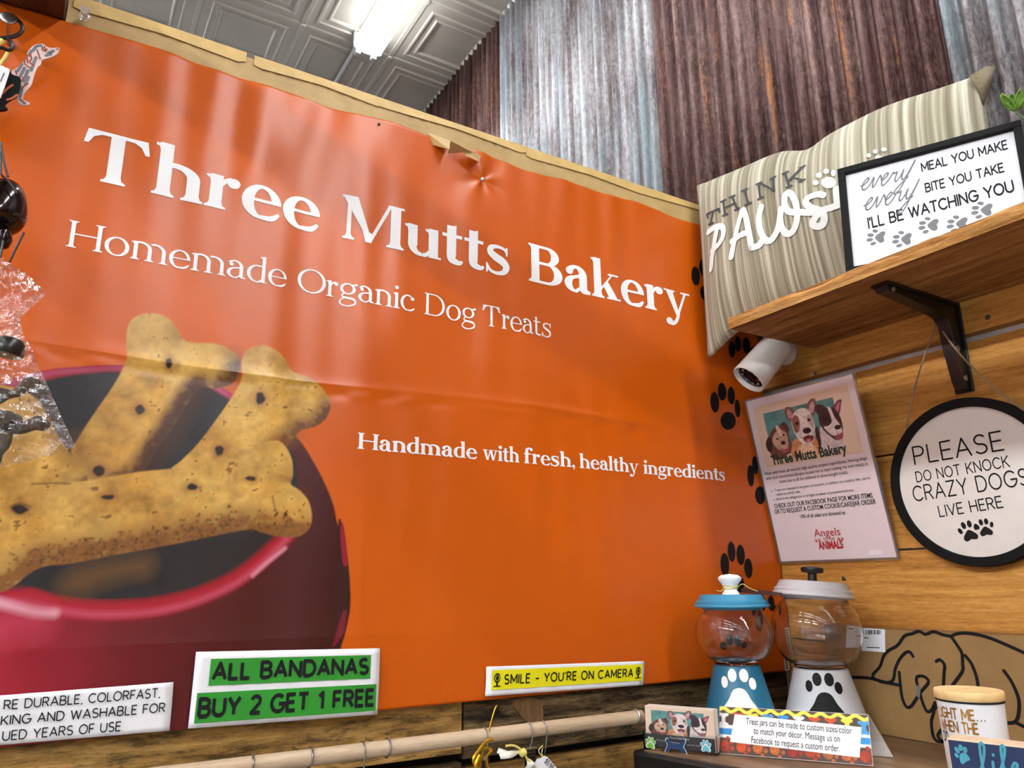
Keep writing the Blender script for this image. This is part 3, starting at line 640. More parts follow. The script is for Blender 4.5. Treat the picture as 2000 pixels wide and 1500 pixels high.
PAWS = [[c5(95,192,31,66), c5(145,123,27,58), c5(204,148,24,58), c5(246,232,19,58), c5(185,312,49,58)],
        [c5(331,668,21,70), c5(358,600,18,60), c5(402,625,18,60), c5(436,705,17,58), c5(390,795,31,58)],
        [c5(160,1243,28,75), c5(204,1160,25,65), c5(264,1180,26,66), c5(313,1267,26,65), c5(243,1368,43,60)],
        [(1352,542,8,18.5,-.06),(1366,525.5,7,16,-.06),(1384,530,7,16,-.06),(1399,552,6,16,-.06),(1370,576,9,15,-.2)],
        [(1423,685,7,16,-.06),(1435,674,6,15,-.06),(1451,677,7,16,-.06),(1463,695,6,15,-.06),(1446,722,11,16,-.2)],
        [(1467,1202,6,15,-.06),(1482,1177,6,15,-.06),(1498,1178,6,15,-.06),(1507,1196,5,14,-.06),(1483,1229,10,15,-.1)],
        [(1404,1267,8,8,.3),(1417,1256,7,11,-.2),(1434,1259,7,11,-.2),(1447,1267,7,7,-.3)]]
for pw in PAWS: on_banner('paw_print', [pxell(*e) for e in pw], M['black'], .0006, .02)['label'] = 'black paw print'
# printed photograph: dark red bowl with golden bone biscuits
def picture():
    P = Paint(PU0, PU1, PV0, PV1, .00125, ORANGE)
    c6 = lambda pts, n=4: [(bx(x*.35, 550+y*.35), bz(x*.35, 550+y*.35)) for x, y in bez(pts, n, True)]
    l6 = lambda pts, n=5: [(bx(x*.35, 550+y*.35), bz(x*.35, 550+y*.35)) for x, y in bez(pts, n)]
    n1, n2, n3 = P.noise(45, 1), P.noise(140, 2), P.noise(18, 3)
    x0 = bx(0,1200); xr = bx(650,1200)
    bowl = c6([(-700,900),(-300,660),(0,575),(250,505),(480,483),(700,478),(900,492),(1100,540),(1290,640),(1480,770),(1640,872),(1720,980),(1800,1130),(1850,1260),(1870,1360),(1890,1352),(1905,1380),(1920,1500),(1936,1640),(1941,1800),(1925,1900),(1890,2030),(1830,2300),(1790,2600),(1000,2800),(-700,2800)])
    sd = P.sd(bowl); t = np.clip((P.U-x0)/(xr-x0), -.3, 1.1)
    body = np.zeros(P.c.shape); k = [(-.3,(168,28,58)),(0,(164,22,44)),(.14,(146,18,38)),(.3,(116,16,26)),(.5,(92,13,20)),(.7,(74,16,20)),(.85,(74,24,28)),(.97,(60,14,18)),(1.1,(34,10,12))]
    for ch in range(3): body[..., ch] = np.interp(t, [q[0] for q in k], [lin(q[1])[ch] for q in k])
    body *= (1+.12*n3)[..., None]; P.lay(np.clip(.5-sd/.0015, 0, 1), body)
    P.poly(c6([(1872,1352),(1896,1352),(1915,1480),(1934,1700),(1925,1880),(1890,2010),(1850,1900),(1868,1650)]), (52,16,22), .003)
    P.poly(c6([(1885,1380),(1903,1370),(1922,1560),(1918,1590),(1898,1560)]), (150,22,48), .002); P.poly(c6([(1895,1850),(1918,1840),(1900,1960),(1840,2040),(1870,1930)]), (118,26,42), .002)
    P.line(l6([(-300,690),(0,600),(250,527),(480,505),(690,496),(900,512),(1100,556),(1290,655),(1400,720)]), .006, (172,62,92), .004); P.line(l6([(1180,590),(1250,650),(1300,700)]), .006, (190,70,110), .006)
    inner = c6([(-700,1000),(-300,740),(0,640),(250,560),(480,522),(690,515),(900,530),(1100,575),(1280,670),(1480,800),(1600,920),(1645,1040),(1650,1200),(1610,1350),(1520,1440),(1400,1545),(1250,1640),(1100,1702),(900,1752),(700,1774),(500,1774),(300,1750),(170,1712),(60,1745),(-200,1700),(-700,1500)])
    P.lay(np.clip(.5-P.sd(inner)/.004, 0, 1), lin((36,33,35))*(1+.25*n3)[..., None])
    P.line(l6([(-250,1700),(0,1762),(150,1770),(320,1812),(520,1835),(720,1832),(900,1810),(1100,1755),(1290,1670),(1430,1570),(1560,1450),(1640,1350)]), .017, (172,20,42), .008, .95); P.line(l6([(20,1785),(150,1800),(320,1832),(520,1856),(720,1852),(900,1832),(1100,1778),(1290,1694),(1430,1592),(1560,1470),(1630,1385)]), .0045, (206,86,112), .008, .8)
    P.line(l6([(1400,1640),(1480,1570),(1580,1490)]), .004, (232,150,170), .004, .8); P.line(l6([(-50,1780),(60,1810),(200,1845),(300,1850)]), .007, (236,190,205), .008, .85); P.line(l6([(0,1950),(60,1900),(200,1900)]), .02, (196,60,86), .035, .7)
    P.poly(c6([(330,1680),(430,1600),(600,1560),(800,1530),(850,1560),(820,1640),(700,1660),(560,1700),(470,1740),(360,1740)]), (104,72,36), .02, .8)
    # biscuits
    def bone(outline, dark_dir, edge=.02, tone=1., dk=(104,60,28)):
        O = c6(outline); sd = P.sd(O); a = np.clip(.5-sd/.0016, 0, 1)
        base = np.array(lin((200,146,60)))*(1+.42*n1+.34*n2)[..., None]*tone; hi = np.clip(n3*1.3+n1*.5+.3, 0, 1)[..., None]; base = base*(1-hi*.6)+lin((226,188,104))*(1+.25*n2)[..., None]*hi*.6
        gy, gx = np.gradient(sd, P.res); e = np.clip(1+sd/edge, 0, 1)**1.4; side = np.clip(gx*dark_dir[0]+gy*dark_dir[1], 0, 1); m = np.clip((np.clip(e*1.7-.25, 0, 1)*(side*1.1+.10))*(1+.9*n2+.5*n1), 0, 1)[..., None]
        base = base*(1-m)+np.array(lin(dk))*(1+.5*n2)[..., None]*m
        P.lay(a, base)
        sp = np.clip((n2-.44)*9, 0, 1)*a*.75; P.lay(sp, (96,58,28))
        return sd
    def hole(x, y, rx, ry, op=1.):
        c = c6(ell(x, y, rx*1.7, ry*1.7, 10), 2); P.poly(c, (150,96,44), .008, .6*op); P.poly(c6([(x+rx*math.cos(t)*random.uniform(.8,1.15), y+ry*math.sin(t)*random.uniform(.8,1.15)) for t in np.linspace(0, 5.9, 10)], 2), (44,26,20), .002, op)
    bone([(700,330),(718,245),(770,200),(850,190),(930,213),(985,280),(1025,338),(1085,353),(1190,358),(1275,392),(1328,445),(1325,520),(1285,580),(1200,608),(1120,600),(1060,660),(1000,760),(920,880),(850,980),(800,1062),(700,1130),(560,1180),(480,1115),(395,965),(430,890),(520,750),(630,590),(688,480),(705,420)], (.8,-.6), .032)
    P.line(l6([(1080,620),(1000,760),(920,890),(830,1020)]), .026, (64,34,22), .012, .75); P.poly(c6([(400,900),(470,880),(520,960),(560,1080),(480,1110),(400,970)]), (110,66,34), .03, .6)
    P.poly(c6(ell(1300,490,45,70,12),2), (70,44,34), .03, .8)
    for q in ((935,468,20,30),(775,722,26,30),(550,1062,32,30)): hole(*q)
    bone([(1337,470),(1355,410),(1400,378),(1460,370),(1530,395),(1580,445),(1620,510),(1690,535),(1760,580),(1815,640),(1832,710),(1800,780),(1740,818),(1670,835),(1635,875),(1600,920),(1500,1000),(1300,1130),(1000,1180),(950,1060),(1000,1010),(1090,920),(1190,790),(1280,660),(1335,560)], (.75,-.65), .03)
    P.poly(c6([(1480,880),(1560,840),(1650,830),(1630,890),(1580,925),(1500,930)]), (126,78,38), .025, .7)
    for q in ((1440,660,26,34),(1215,950,26,28)): hole(*q)
    bone([(-500,500),(-100,560),(170,640),(260,750),(330,880),(420,1010),(485,1112),(300,1200),(-100,1250),(-500,1250)], (.6,-.3), .02)
    bone([(-260,1180),(-100,1060),(60,1062),(250,1100),(440,1120),(620,1092),(780,1066),(960,1048),(1130,1008),(1300,968),(1420,928),(1480,898),(1545,896),(1592,940),(1620,1010),(1623,1090),(1612,1135),(1662,1170),(1710,1230),(1728,1310),(1715,1380),(1660,1422),(1560,1428),(1450,1402),(1390,1385),(1250,1408),(1050,1450),(850,1488),(600,1534),(400,1574),(250,1589),(150,1640),(80,1700),(0,1730),(-150,1720),(-300,1500)], (.3,-.95), .046, 1., (132,84,36))
    for q in ((600,1208,36,15),(1065,1152,34,20),(1388,1104,28,15),(112,1275,46,26),(1270,1258,9,8),(920,1378,9,8),(1585,1302,9,14)): hole(*q)
    for line in ([(60,1260),(110,1240),(170,1260)],[(1510,1200),(1520,1250),(1535,1300)],[(180,1135),(300,1130),(390,1132)]): P.line(l6(line), .0016, (84,50,26), .002, .8)
    rng = np.random.RandomState(9)
    for _ in range(170):
        x = rng.uniform(40,1700); y = np.interp(x, [0,200,600,1000,1400,1700], [1600,1540,1480,1400,1340,1330])+rng.uniform(-70,50)
        P.poly(c6(ell(x, y, rng.uniform(4,13), rng.uniform(3,8), 6, rng.uniform(0,3)), 2), (84,50,24), .0015, .8)
    o = P.build('printed_picture', bfr, M['bannerpic'], .00045, banner); o['label'] = 'printed red bowl of golden bone biscuits'
picture()
# barcode strip at the lower right corner of the banner
fb = Frame((0,0,0), (1,0,0), (0,0,1))
u0, v0 = bx(1521,1250), bz(1530,1306); st = []
for i in range(14): st += [[(u0,v0+.004*i+.001),(u0+.006,v0+.004*i+.001),(u0+.006,v0+.004*i+.0028),(u0,v0+.004*i+.0028)]]
on_banner('bar_code', [[(u0-.002,v0-.002),(u0+.011,v0-.002),(u0+.011,v0+.058),(u0-.002,v0+.058)]], M['white'], .0005); on_banner('bar_code', st, M['black'], .001)
# nails and pins
def nail(px, py, label, r=.004, out=.012, mat='steel', y=-.008, name='nail'):
    p = ony(px, py, y-out); o = MB().lathe((p[0], y+.006, p[2]), [(.0012,0),(.0014,out+.004),(r*.8,out+.005),(r,out+.0065),(r*.7,out+.008),(.0005,out+.0083)], 14, axis=(0,-1,0)).build(name, M[mat], smooth=True)
    return tag(o, label, 'nail')
nail(943,350, 'small steel screw head dimpling the orange banner above the word Bakery', .0035, .008)
nail(740,243, 'dark pin in the brown paper just above the banner edge', .002, .006, 'blackmetal', -.006)
p = ony(165,30,-.012); mb = MB(); mb.lathe((p[0],-.003,p[2]), [(.001,0),(.001,.006),(.006,.0065),(.006,.008),(.0035,.009),(.003,.016),(.005,.018),(.005,.0195)], 16, axis=(0,-1,0))
t = NT('clear_plastic'); t.p(Base_Color=(.95,.95,.95,1), Roughness=.1, Transmission_Weight=.8); M['clear'] = t.m
tag(mb.build('push_pin', M['clear'], smooth=True), 'clear push pin in the kraft paper beside the dark beam', 'push pin')
# paper notices taped to the banner
def notice(name, corners, label, lift=.0125):
    C4 = [ony(px, py, -lift) for px, py in corners]          # tl, tr, br, bl
    o = thing(name, C4[3], label, 'paper sign'); n, m = 24, 10; V = []; F = []
    tl, tr, br, bl = C4
    def at(s, t): return (bl*(1-s)+br*s)*(1-t)+(tl*(1-s)+tr*s)*t
    for j in range(m+1):
        for i in range(n+1):
            p = at(i/n, j/m); V.append((p[0], p[1]-.0012*abs(math.sin(i*.9+j*.35)), p[2]))
    for j in range(m):
        for i in range(n): F.append((j*(n+1)+i, j*(n+1)+i+1, (j+1)*(n+1)+i+1, (j+1)*(n+1)+i))
    s = mesh('paper', V, F, M['paper'], o, True); md = s.modifiers.new('t', 'SOLIDIFY'); md.thickness = .0004; md.offset = -1
    W = np.linalg.norm(br-bl); H = np.linalg.norm(tl-bl)
    def fr(u, v, d=0.):  # u,v in 0..1 of the sheet
        p = at(u, v); return np.array([p[0], p[1]-.0016-d, p[2]])
    return o, fr, W, H
M['green'] = simple('green_highlight', (44,152,44), .5, vary=.08, vs_=25); M['yellow'] = simple('yellow_highlight', (240,232,12), .5, vary=.03)
rect = lambda a, b, c, d: [[(a,b),(c,b),(c,d),(a,d)]]
o, fr, W, H = notice('bandana_notice', [(383,1273),(742,1266),(737,1395),(367,1423)], 'white paper notice with green highlighted bandana offer taped at the banner bottom')
decal('highlight', rect(.075,.545,.945,.90)+rect(.025,.06,.985,.455), fr, M['green'], .0, o)['label'] = 'green highlight bars'
A = fit(mono('ALL BANDANAS', .2, False, .24), .085, .935, .60, .265)+fit(mono('BUY 2 GET 1 FREE', .2, False, .24), .035, .978, .12, .28); decal('lettering', A, fr, M['ink'], .0006, o)
o, fr, W, H = notice('care_notice', [(-180,1372),(339,1332),(331,1427),(-190,1471)], 'white paper notice about durable colorfast fabric at the lower left of the banner', .0115)
A = []
for i, (s, a, b) in enumerate((('RE DURABLE, COLORFAST,', (.33), (.945)), ('KING AND WASHABLE FOR', .325, .972), ('UED YEARS OF USE.', .335, .80))): A += fit(mono(s, .125, False, .22), a, b, .70-.31*i, .205)
decal('lettering', A, fr, M['ink'], .0006, o)
o, fr, W, H = notice('camera_notice', [(950,1302),(1258,1291),(1256,1338),(947,1360)], 'narrow white strip with yellow bar saying smile at the banner bottom right', .012)
decal('highlight', rect(.03,.2,.985,.87), fr, M['yellow'], 0, o)['label'] = 'yellow bar'
A = fit(mono('SMILE - YOU\'RE ON CAMERA', .15, False, .27), .10, .92, .36, .36); decal('lettering', A, fr, M['ink'], .0006, o)
for cx in (.06, .955):
    A = [[(cx+.018*math.cos(t), .6+.17*math.sin(t)) for t in np.linspace(0, 6.28, 25)[:-1]], [(cx-.02,.30),(cx+.02,.30),(cx+.02,.335),(cx-.02,.335)], [(cx-.005,.33),(cx+.005,.33),(cx+.005,.45),(cx-.005,.45)]]
    wm = decal('web_camera_mark', A, fr, M['ink'], .0006, o)
    A = ribbon([(cx+.011*math.cos(t), .6+.1*math.sin(t)) for t in np.linspace(0, 6.28, 20)], .0035, False); decal('lens_ring', A, fr, M['yellow'], .0009, wm)

# ================================================================== SHELF ON THE RIGHT WALL
SZ0, SZ1, SX = .384, .403, -.200
M['shelf'] = wood('rough_sawn_shelf_wood', (92,58,28), (136,92,48), (172,126,72), 1, knots=.12, ring=60, bump=.5, spec=.2, rough=.7)
M['shelfedge'] = wood('raw_shelf_edge_wood', (124,78,34), (190,136,74), (226,180,116), 1, knots=.15, ring=110, bump=1., grit=.35, spec=.2, rough=.8)
def shelf():
    o = thing('shelf_board', (SX/2,-.7,SZ0), 'thick rough pine wall shelf carrying the pillow and framed sign', 'shelf')
    mb = MB(); mb.box((SX+.001,-1.4,SZ0), (-.001,-.119,SZ1)); mb.build('board', M['shelf'], o)
    n = 90; V = []; F = []; r = np.random.RandomState(4)          # chipped, splintered front edge
    for k in range(n+1):
        y = -.118-1.283*k/n; ch = .0045*max(0, math.sin(k*.55)+r.rand()*.5-.5)
        if 4 < k < 22: ch = .007*(.5+.5*math.sin(k*.7))*r.uniform(.6,1)
        V += [(SX-.002,y,SZ0),(SX-.004,y,(SZ0+SZ1)/2+.002*r.rand()),(SX-.003+ch*.2,y,SZ1-.001-ch),(SX+.002+ch*1.3,y,SZ1+.0008)]
    for k in range(n):
        for j in range(3): F.append((4*k+j, 4*k+j+1, 4*k+5+j, 4*k+4+j))
    mesh('front_edge', V, F, M['shelfedge'], o)
    return o
shelf()
# black steel bracket with gusset, seen from the side
def bracket(y, label):
    o = thing('shelf_bracket', (0,y,.25), label, 'bracket', 'shelf brackets'); t = .009
    w0 = float(ony(1890,766,y)[2])
    fr = lambda u, v, d: (u, y+d, v)
    P = [(-.003,SZ0-.001),(-.165,SZ0-.001),(-.170,SZ0-.006),(-.165,SZ0-.012)]+[(float(q[0]), float(q[2])) for q in [ony(p_[0], p_[1], y) for p_ in bez([(1735,574),(1765,587),(1798,602),(1826,615),(1839,627),(1846,648),(1853,680),(1862,712),(1871,744),(1878,761)], 4)]]+[(-.014,w0-.001),(-.003,w0)]
    MB().prism(P, fr, -t, t).build('gusset', M['blackmetal'], o, bev=.0015)
    MB().box((-.0035,y-.013,w0-.002), (-.0005,y+.013,SZ0)).build('wall_plate', M['blackmetal'], o, bev=.001); MB().box((-.17,y-.013,SZ0-.0045), (-.002,y+.013,SZ0-.0008)).build('shelf_plate', M['blackmetal'], o, bev=.001)
    for z in (w0+.012, SZ0-.07): MB().lathe((-.0035,y+.0,z), [(.0045,0),(.0045,.0015),(.003,.003)], 14, axis=(-1,0,0)).build('screw', M['darkclip'], o, smooth=True)
    for dz in (.016, .07): MB().lathe((-.012 if dz < .05 else -.02, y-t, (w0 if dz < .05 else SZ0-.14)+dz), [(.0042,0),(.0042,.0015),(.0025,.0022)], 14, axis=(0,-1,0)).build('screw', M['steel'], o, smooth=True)
    MB().lathe((-.155,y-t,SZ0-.0085), [(.0035,0),(.0035,.0014),(.002,.002)], 14, axis=(0,-1,0)).build('screw', M['steel'], o, smooth=True)
    return o
bracket(-.352, 'black steel shelf bracket above the round sign')
# ---- pillow
PLc = onx(1350,378,-.155); PL0 = np.array([-.150,-.020,.4045]); PL1 = np.array([-.026,-.458,.4045])   # bottom left, bottom right (mid plane)
pu = (PL1-PL0); PW = float(np.linalg.norm(pu)); pu = pu/PW; lean = np.array([.03,0,1.]); lean /= np.linalg.norm(lean); pn = np.cross(pu, lean); pn = -pn if np.dot(pn, CAM-PL0) < 0 else pn; pv = np.cross(pn, pu); pv = pv if pv[2] > 0 else -pv
PH = .296
def pth(s, t):       # half thickness of the pillow at s,t in 0..1
    e = np.clip(4*s*(1-s), 0, 1)**.5*np.clip(4*t*(1-t), 0, 1)**.5
    w_ = 1+.10*np.sin(9*s+2*t)*np.sin(5*t+1)+.06*np.sin(21*s-6*t)*(1-t)
    cr = .010*np.exp(-((s-.14-.10*t)/.035)**2)*np.clip(1.15-t*1.6, 0, 1)
    return .068*e*w_-cr*e
def pshape(s, t):    # outline drawn in between the corners
    ds = .020*np.sin(np.pi*t)*(1-2*s)*1.2; dt = .030*np.sin(np.pi*s)*(1-2*t)*1.1
    top = np.clip(t-.5, 0, .5)*2
    dt = dt-top*.050*np.exp(-((s-.46)/.06)**2)+top*.012*np.exp(-((s-.33)/.10)**2)+top*.034*np.exp(-((s-.72)/.14)**2)
    sag = -.034*np.exp(-(s/.085)**2)*(1-t)**2
    return s*PW+ds*PW*.4, t*PH+dt*PH*.9+sag
def ppt(s, t, side, off=0.):
    u, v = pshape(np.asarray(s, float), np.asarray(t, float)); h = pth(s, t)+off
    return PL0+np.multiply.outer(u, pu)+np.multiply.outer(v, pv)+np.multiply.outer(side*h, pn)
DEBUG = False
def pillow():
    o = thing('throw_pillow', (-.085,-.25,SZ1), 'taupe and cream striped pillow with white lettering propped on the wall shelf', 'pillow')
    t_ = NT('striped_linen'); st = t_.noise(t_.coord('UV', scale=(40,.25,1)), 1.5, 3, .55, .0); fine = t_.noise(t_.coord('UV', scale=(260,190,1)), 2.2, 2, .6)
    f = t_.math('ADD', t_.math('MULTIPLY', st, .6), t_.math('MULTIPLY', fine, .4)); col = t_.ramp(f, [(.38, (124,115,94)), (.48, (152,143,120)), (.535, (188,181,160)), (.62, (220,214,198))])
    t_.p(Base_Color=col, Roughness=.95); t_.b.inputs['Specular IOR Level'].default_value = .1; t_.b.inputs['Sheen Weight'].default_value = .2; t_.bump(fine, .6, .0015)
    n, m = 96, 60; S, T = np.meshgrid(np.linspace(0, 1, n+1), np.linspace(0, 1, m+1)); V = []; F = []; UV = {}
    for side in (1, -1):
        b = len(V); P = ppt(S.ravel(), T.ravel(), side); V += [tuple(p) for p in P]
        for j in range(m):
            for i in range(n):
                q = [b+j*(n+1)+i, b+j*(n+1)+i+1, b+(j+1)*(n+1)+i+1, b+(j+1)*(n+1)+i]; F.append(q if side > 0 else q[::-1])
    c = mesh('cover', V, F, t_.m, o, True); uv = c.data.uv_layers.new(name='UV')
    st = np.concatenate([np.stack([S.ravel(), T.ravel()], 1)]*2)
    for l in c.data.loops: uv.data[l.index].uv = st[l.vertex_index]
    bm = bmesh.new(); bm.from_mesh(c.data); bmesh.ops.remove_doubles(bm, verts=bm.verts, dist=1e-5); bmesh.ops.recalc_face_normals(bm, faces=bm.faces); bm.to_mesh(c.data); bm.free()
    # piping-free corner ear at the upper right, folded back
    a = ppt(np.array([.955, 1.0, 1.0]), np.array([1.0, 1.0, .82]), 1)
    ear = [ppt(np.array([.93]), np.array([1.]), 1)[0], onplane(1925,131, a[1]+pn*.01, pn), onplane(1943,130, a[1]+pn*.006, pn), onplane(1937,150, a[1]+pn*.004, pn), onplane(1922,205, a[2]+pn*.004, pn), ppt(np.array([.97]), np.array([.9]), 1, .004)[0]]
    b_ = lambda x, y, k: onplane(x, y, a[1]+pn*k, pn)
    E_ = [b_(1893,150,.016), b_(1925,131,.010), b_(1943,130,.004), b_(1937,152,.004), b_(1921,206,.006), b_(1912,180,.011)]
    e1 = mesh('corner_fold', E_, [(0,1,5),(1,2,5),(2,3,5),(3,4,5)], simple('taupe_linen', (122,110,88), .95, vary=.12, vs_=300), o, True); md = e1.modifiers.new('t', 'SOLIDIFY'); md.thickness = .002
    # lettering follows the cloth
    def st_of(px, py):
        s, t = .5, .5
        for _ in range(14):
            h = float(pth(np.array(s), np.array(t)))+.001; p = onplane(px, py, PL0+pn*h, pn)-PL0; u, v = np.dot(p, pu), np.dot(p, pv)
            u0, v0 = pshape(np.array(s), np.array(t)); s = float(np.clip(s+(u-u0)/PW, .005, .995)); t = float(np.clip(t+(v-v0)/PH, .005, .995))
        return s, t
    cr = lambda x, y: (1300+x*.35, 100+y*.35)
    if DEBUG: print('ST', [(p, st_of(*cr(*p))) for p in ((232,910),(298,880),(265,895),(252,965),(255,1215),(765,645))])
    def cloth_strokes(name, strokes, wd, mat, smooth=True, off=.0022):
        polys = []
        for st_ in strokes:
            q = [np.array(st_of(*cr(x, y)))*np.array([PW, PH]) for x, y in st_]; polys += ribbon(bez(q, 7) if smooth else [a_+(b_-a_)*k/6 for a_, b_ in zip(q[:-1], q[1:]) for k in range(6)]+[q[-1]], wd)
        return decal(name, polys, lambda u, v, d: ppt(np.array(np.clip(u/PW, 0, 1)), np.array(np.clip(v/PH, 0, 1)), 1, off), mat, 0, o)
    M['thread'] = simple('charcoal_stitching', (66,66,70), .8); M['chenille'] = simple('white_chenille', (240,240,238), .9, vary=.04, vs_=300)
    think = [[(232,910),(298,880)],[(265,895),(252,965)],[(232,912),(236,930)],[(298,880),(300,897)],[(242,968),(266,958)],
             [(322,835),(332,915)],[(310,842),(336,830)],[(320,920),(345,908)],[(372,812),(400,880)],[(358,818),(386,806)],[(388,888),(412,876)],[(330,875),(386,850)],
             [(440,775),(462,850)],[(425,782),(456,768)],[(446,860),(478,845)],
             [(520,740),(530,820)],[(508,745),(535,732)],[(518,828),(545,815)],[(530,738),(605,780)],[(605,780),(600,705)],[(585,715),(615,700)],
             [(668,678),(690,755)],[(655,686),(684,672)],[(676,762),(704,750)],[(765,645),(690,722)],[(710,705),(765,720)],[(750,652),(778,640)],[(750,728),(778,716)]]
    for k in range(len(think)): pass
    cloth_strokes('stitched_word', think, .0037, M['thread'], False)['label'] = 'charcoal stitched word'
    paws_ = [[(290,985),(275,1060),(262,1140),(255,1215)],[(240,1010),(285,980),(320,985),(322,1030),(300,1075),(262,1112)],
             [(368,1150),(385,1060),(415,935),(432,888),(450,930),(468,1020),(480,1098)],[(372,1062),(415,1030),(452,1015)],
             [(535,870),(522,930),(530,1000),(555,1050),(590,1055),(625,1000),(640,930),(645,880)],[(480,1098),(520,1085),(545,1050)],
             [(640,930),(650,985),(680,1020),(715,1000),(735,930),(728,850),(700,795),(672,800),(665,850),(690,895),(760,900),(830,900),(905,880),(960,862)],
             [(880,805),(850,800),(795,820),(785,850),(815,875),(860,890),(885,920),(880,965),(850,980),(822,965),(840,925),(880,895)],[(955,770),(962,850)]]
    cloth_strokes('chenille_word', paws_, .0105, M['chenille'])['label'] = 'fluffy white lettering'
    pa = [[], []]
    for ex, ey, rx, ry in ((858,694,16,15),(898,672,15,15),(938,682,13,18),(840,735,16,14),(912,735,42,32),(1135,583,13,11),(1172,562,13,12),(1220,550,16,11),(1190,595,20,12)):
        q = [np.array(st_of(*cr(ex+rx*math.cos(a), ey+ry*math.sin(a))))*np.array([PW, PH]) for a in np.linspace(0, 2*math.pi, 15)[:-1]]; pa[ex > 1000].append(q)
    for pp in pa: decal('paw_print', cut2d(pp, .008), lambda u, v, d: ppt(np.array(np.clip(u/PW, 0, 1)), np.array(np.clip(v/PH, 0, 1)), 1, .0022), M['chenille'], 0, o)['label'] = 'fluffy white paw print'
    return o
pillow()
# ---- framed sign leaning in front of the pillow
def framed_sign():
    tl = onx(1636,333,-.165); tr0 = onx(1994,236,-.075); up = None
    u = tr0-tl; W = float(np.linalg.norm(u)); hb = tl[2]-SZ1-.0035
    o = thing('framed_sign', (-.13,-.4,SZ1), 'black framed white sign with every meal every bite text leaning before the striped pillow', 'sign')
    dn = np.array([-.03*0-.012,-.012,-hb]); fr = Frame(tl, u, -dn); H = hb/abs(fr.v[2])
    fr.o = tl; P = lambda x, y: tuple(fr.px(1300+x*.35, 100+y*.35))
    mb = MB(); b = .0095; n = fr.n
    for a0, a1, c0, c1 in ((0,W,-b,0),(0,W,-H,-H+b),(0,b,-H+b,-b),(W-b,W,-H+b,-b)): mb.prism([(a0,c0),(a1,c0),(a1,c1),(a0,c1)], fr, -.012, .004)
    mb.build('frame', M['matteblack'], o, bev=.0008)
    MB().prism([(b*.5,-b*.5),(W-b*.5,-b*.5),(W-b*.5,-H+b*.5),(b*.5,-H+b*.5)], fr, -.008, -.003).build('panel', simple('white_sign_panel', (236,237,246), .5, vary=.02), o)
    A = []; G = []
    def line(s, p0, p1, h, wt=.155):
        a, c = np.array(P(*p0)), np.array(P(*p1)); d = c-a; L = np.linalg.norm(d); pw, wd = mono(s, wt, True, .21); A.extend(xf(pw, a[0], a[1], L/wd, h, math.atan2(d[1], d[0])))
    hh = abs(P(1422,620)[1]-P(1430,672)[1])
    line('MEAL YOU MAKE', (1428,670), (1912,540), hh*1.0); line('BITE YOU TAKE', (1450,785), (1892,668), hh*1.0); line("I'LL BE WATCHING YOU", (1130,988), (1950,778), hh*1.22)
    for p0, p1 in (((1078,775), (1352,708)), ((1098,886), (1378,816))):
        a, c = np.array(P(*p0)), np.array(P(*p1)); d = c-a; L = np.linalg.norm(d); G.extend(xf(ribbon(bez(EVERY, 5), .055), a[0], a[1], L/1.82, L/1.82*1.25, math.atan2(d[1], d[0]), 0.35))
    decal('lettering', A, fr, M['ink'], -.0026, o); decal('script_lettering', G, fr, M['grey'], -.0026, o)
    for x, y in ((1172,1033),(1318,1043),(1466,965),(1626,957),(1764,880)):
        c = np.array(P(x, y)); decal('paw_print', paw(c[0], c[1], .0235, 1.35), fr, M['grey'], -.0026, o)
    return o
framed_sign()
# ---- green artificial plant behind the sign's right end
def plant():
    c = np.array([-.085,-.585,SZ1]); o = thing('potted_succulent', c, 'green leafy artificial plant peeking over the framed sign at the right edge', 'plant')
    MB().lathe(c+np.array([0,0,.001]), [(.030,0),(.034,.04),(.038,.075),(.036,.08),(.032,.072)], 28).build('pot', M['white'], o, smooth=True)
    g = NT('succulent_leaf'); g.p(Base_Color=g.ramp(g.noise(g.coord(), 60, 3), [(.3, (70,110,30)), (.7, (126,168,60))]), Roughness=.45)
    M['stem'] = simple('green_stem', (70,100,50), .6)
    heads = [onx(1984,214,-.112)] + [c+np.array([dx,dy,.15+dz]) for dx,dy,dz in ((-.01,.0,.05),(.02,-.03,.03),(-.03,-.03,.02),(.01,-.05,.055))]
    rr_ = random.Random(2)
    for h in heads:
        MB().tube(bez([c+np.array([0,0,.06]), (c+h)/2+np.array([0,.005,.03]), h-np.array([0,0,.004])], 6), .0016, 6).build('stem', M['stem'], o, smooth=True)
        mb = MB()
        for k in range(11):
            a = k*2.4; tilt = .25+.055*k; L = .0075+.0009*k; d = np.array([math.cos(a)*math.sin(tilt), math.sin(a)*math.sin(tilt), math.cos(tilt)]); s_ = np.cross(d, (0,0,1.)); s_ /= np.linalg.norm(s_)+1e-9; q = np.cross(s_, d)
            V = []; F = []; n = 6
            for i in range(n+1):
                t = i/n; w_ = .0065*math.sin(math.pi*min(t*.86+.1, 1))**.7
                for j, (ss, dd) in enumerate(((-1,.0012),(-.5,-.0003),(0,-.001),(.5,-.0003),(1,.0012))): V.append(h+d*L*1.5*t+s_*w_*ss-q*(dd*1.4)+np.array([0,0,.004*t*t]))
            for i in range(n):
                for j in range(4): F.append((i*5+j, i*5+j+1, i*5+6+j, i*5+5+j))
            mb.add(V, F)
        l = mb.build('leaf_rosette', g.m, o, smooth=True, fix=False); md = l.modifiers.new('t', 'SOLIDIFY'); md.thickness = .0012
plant()

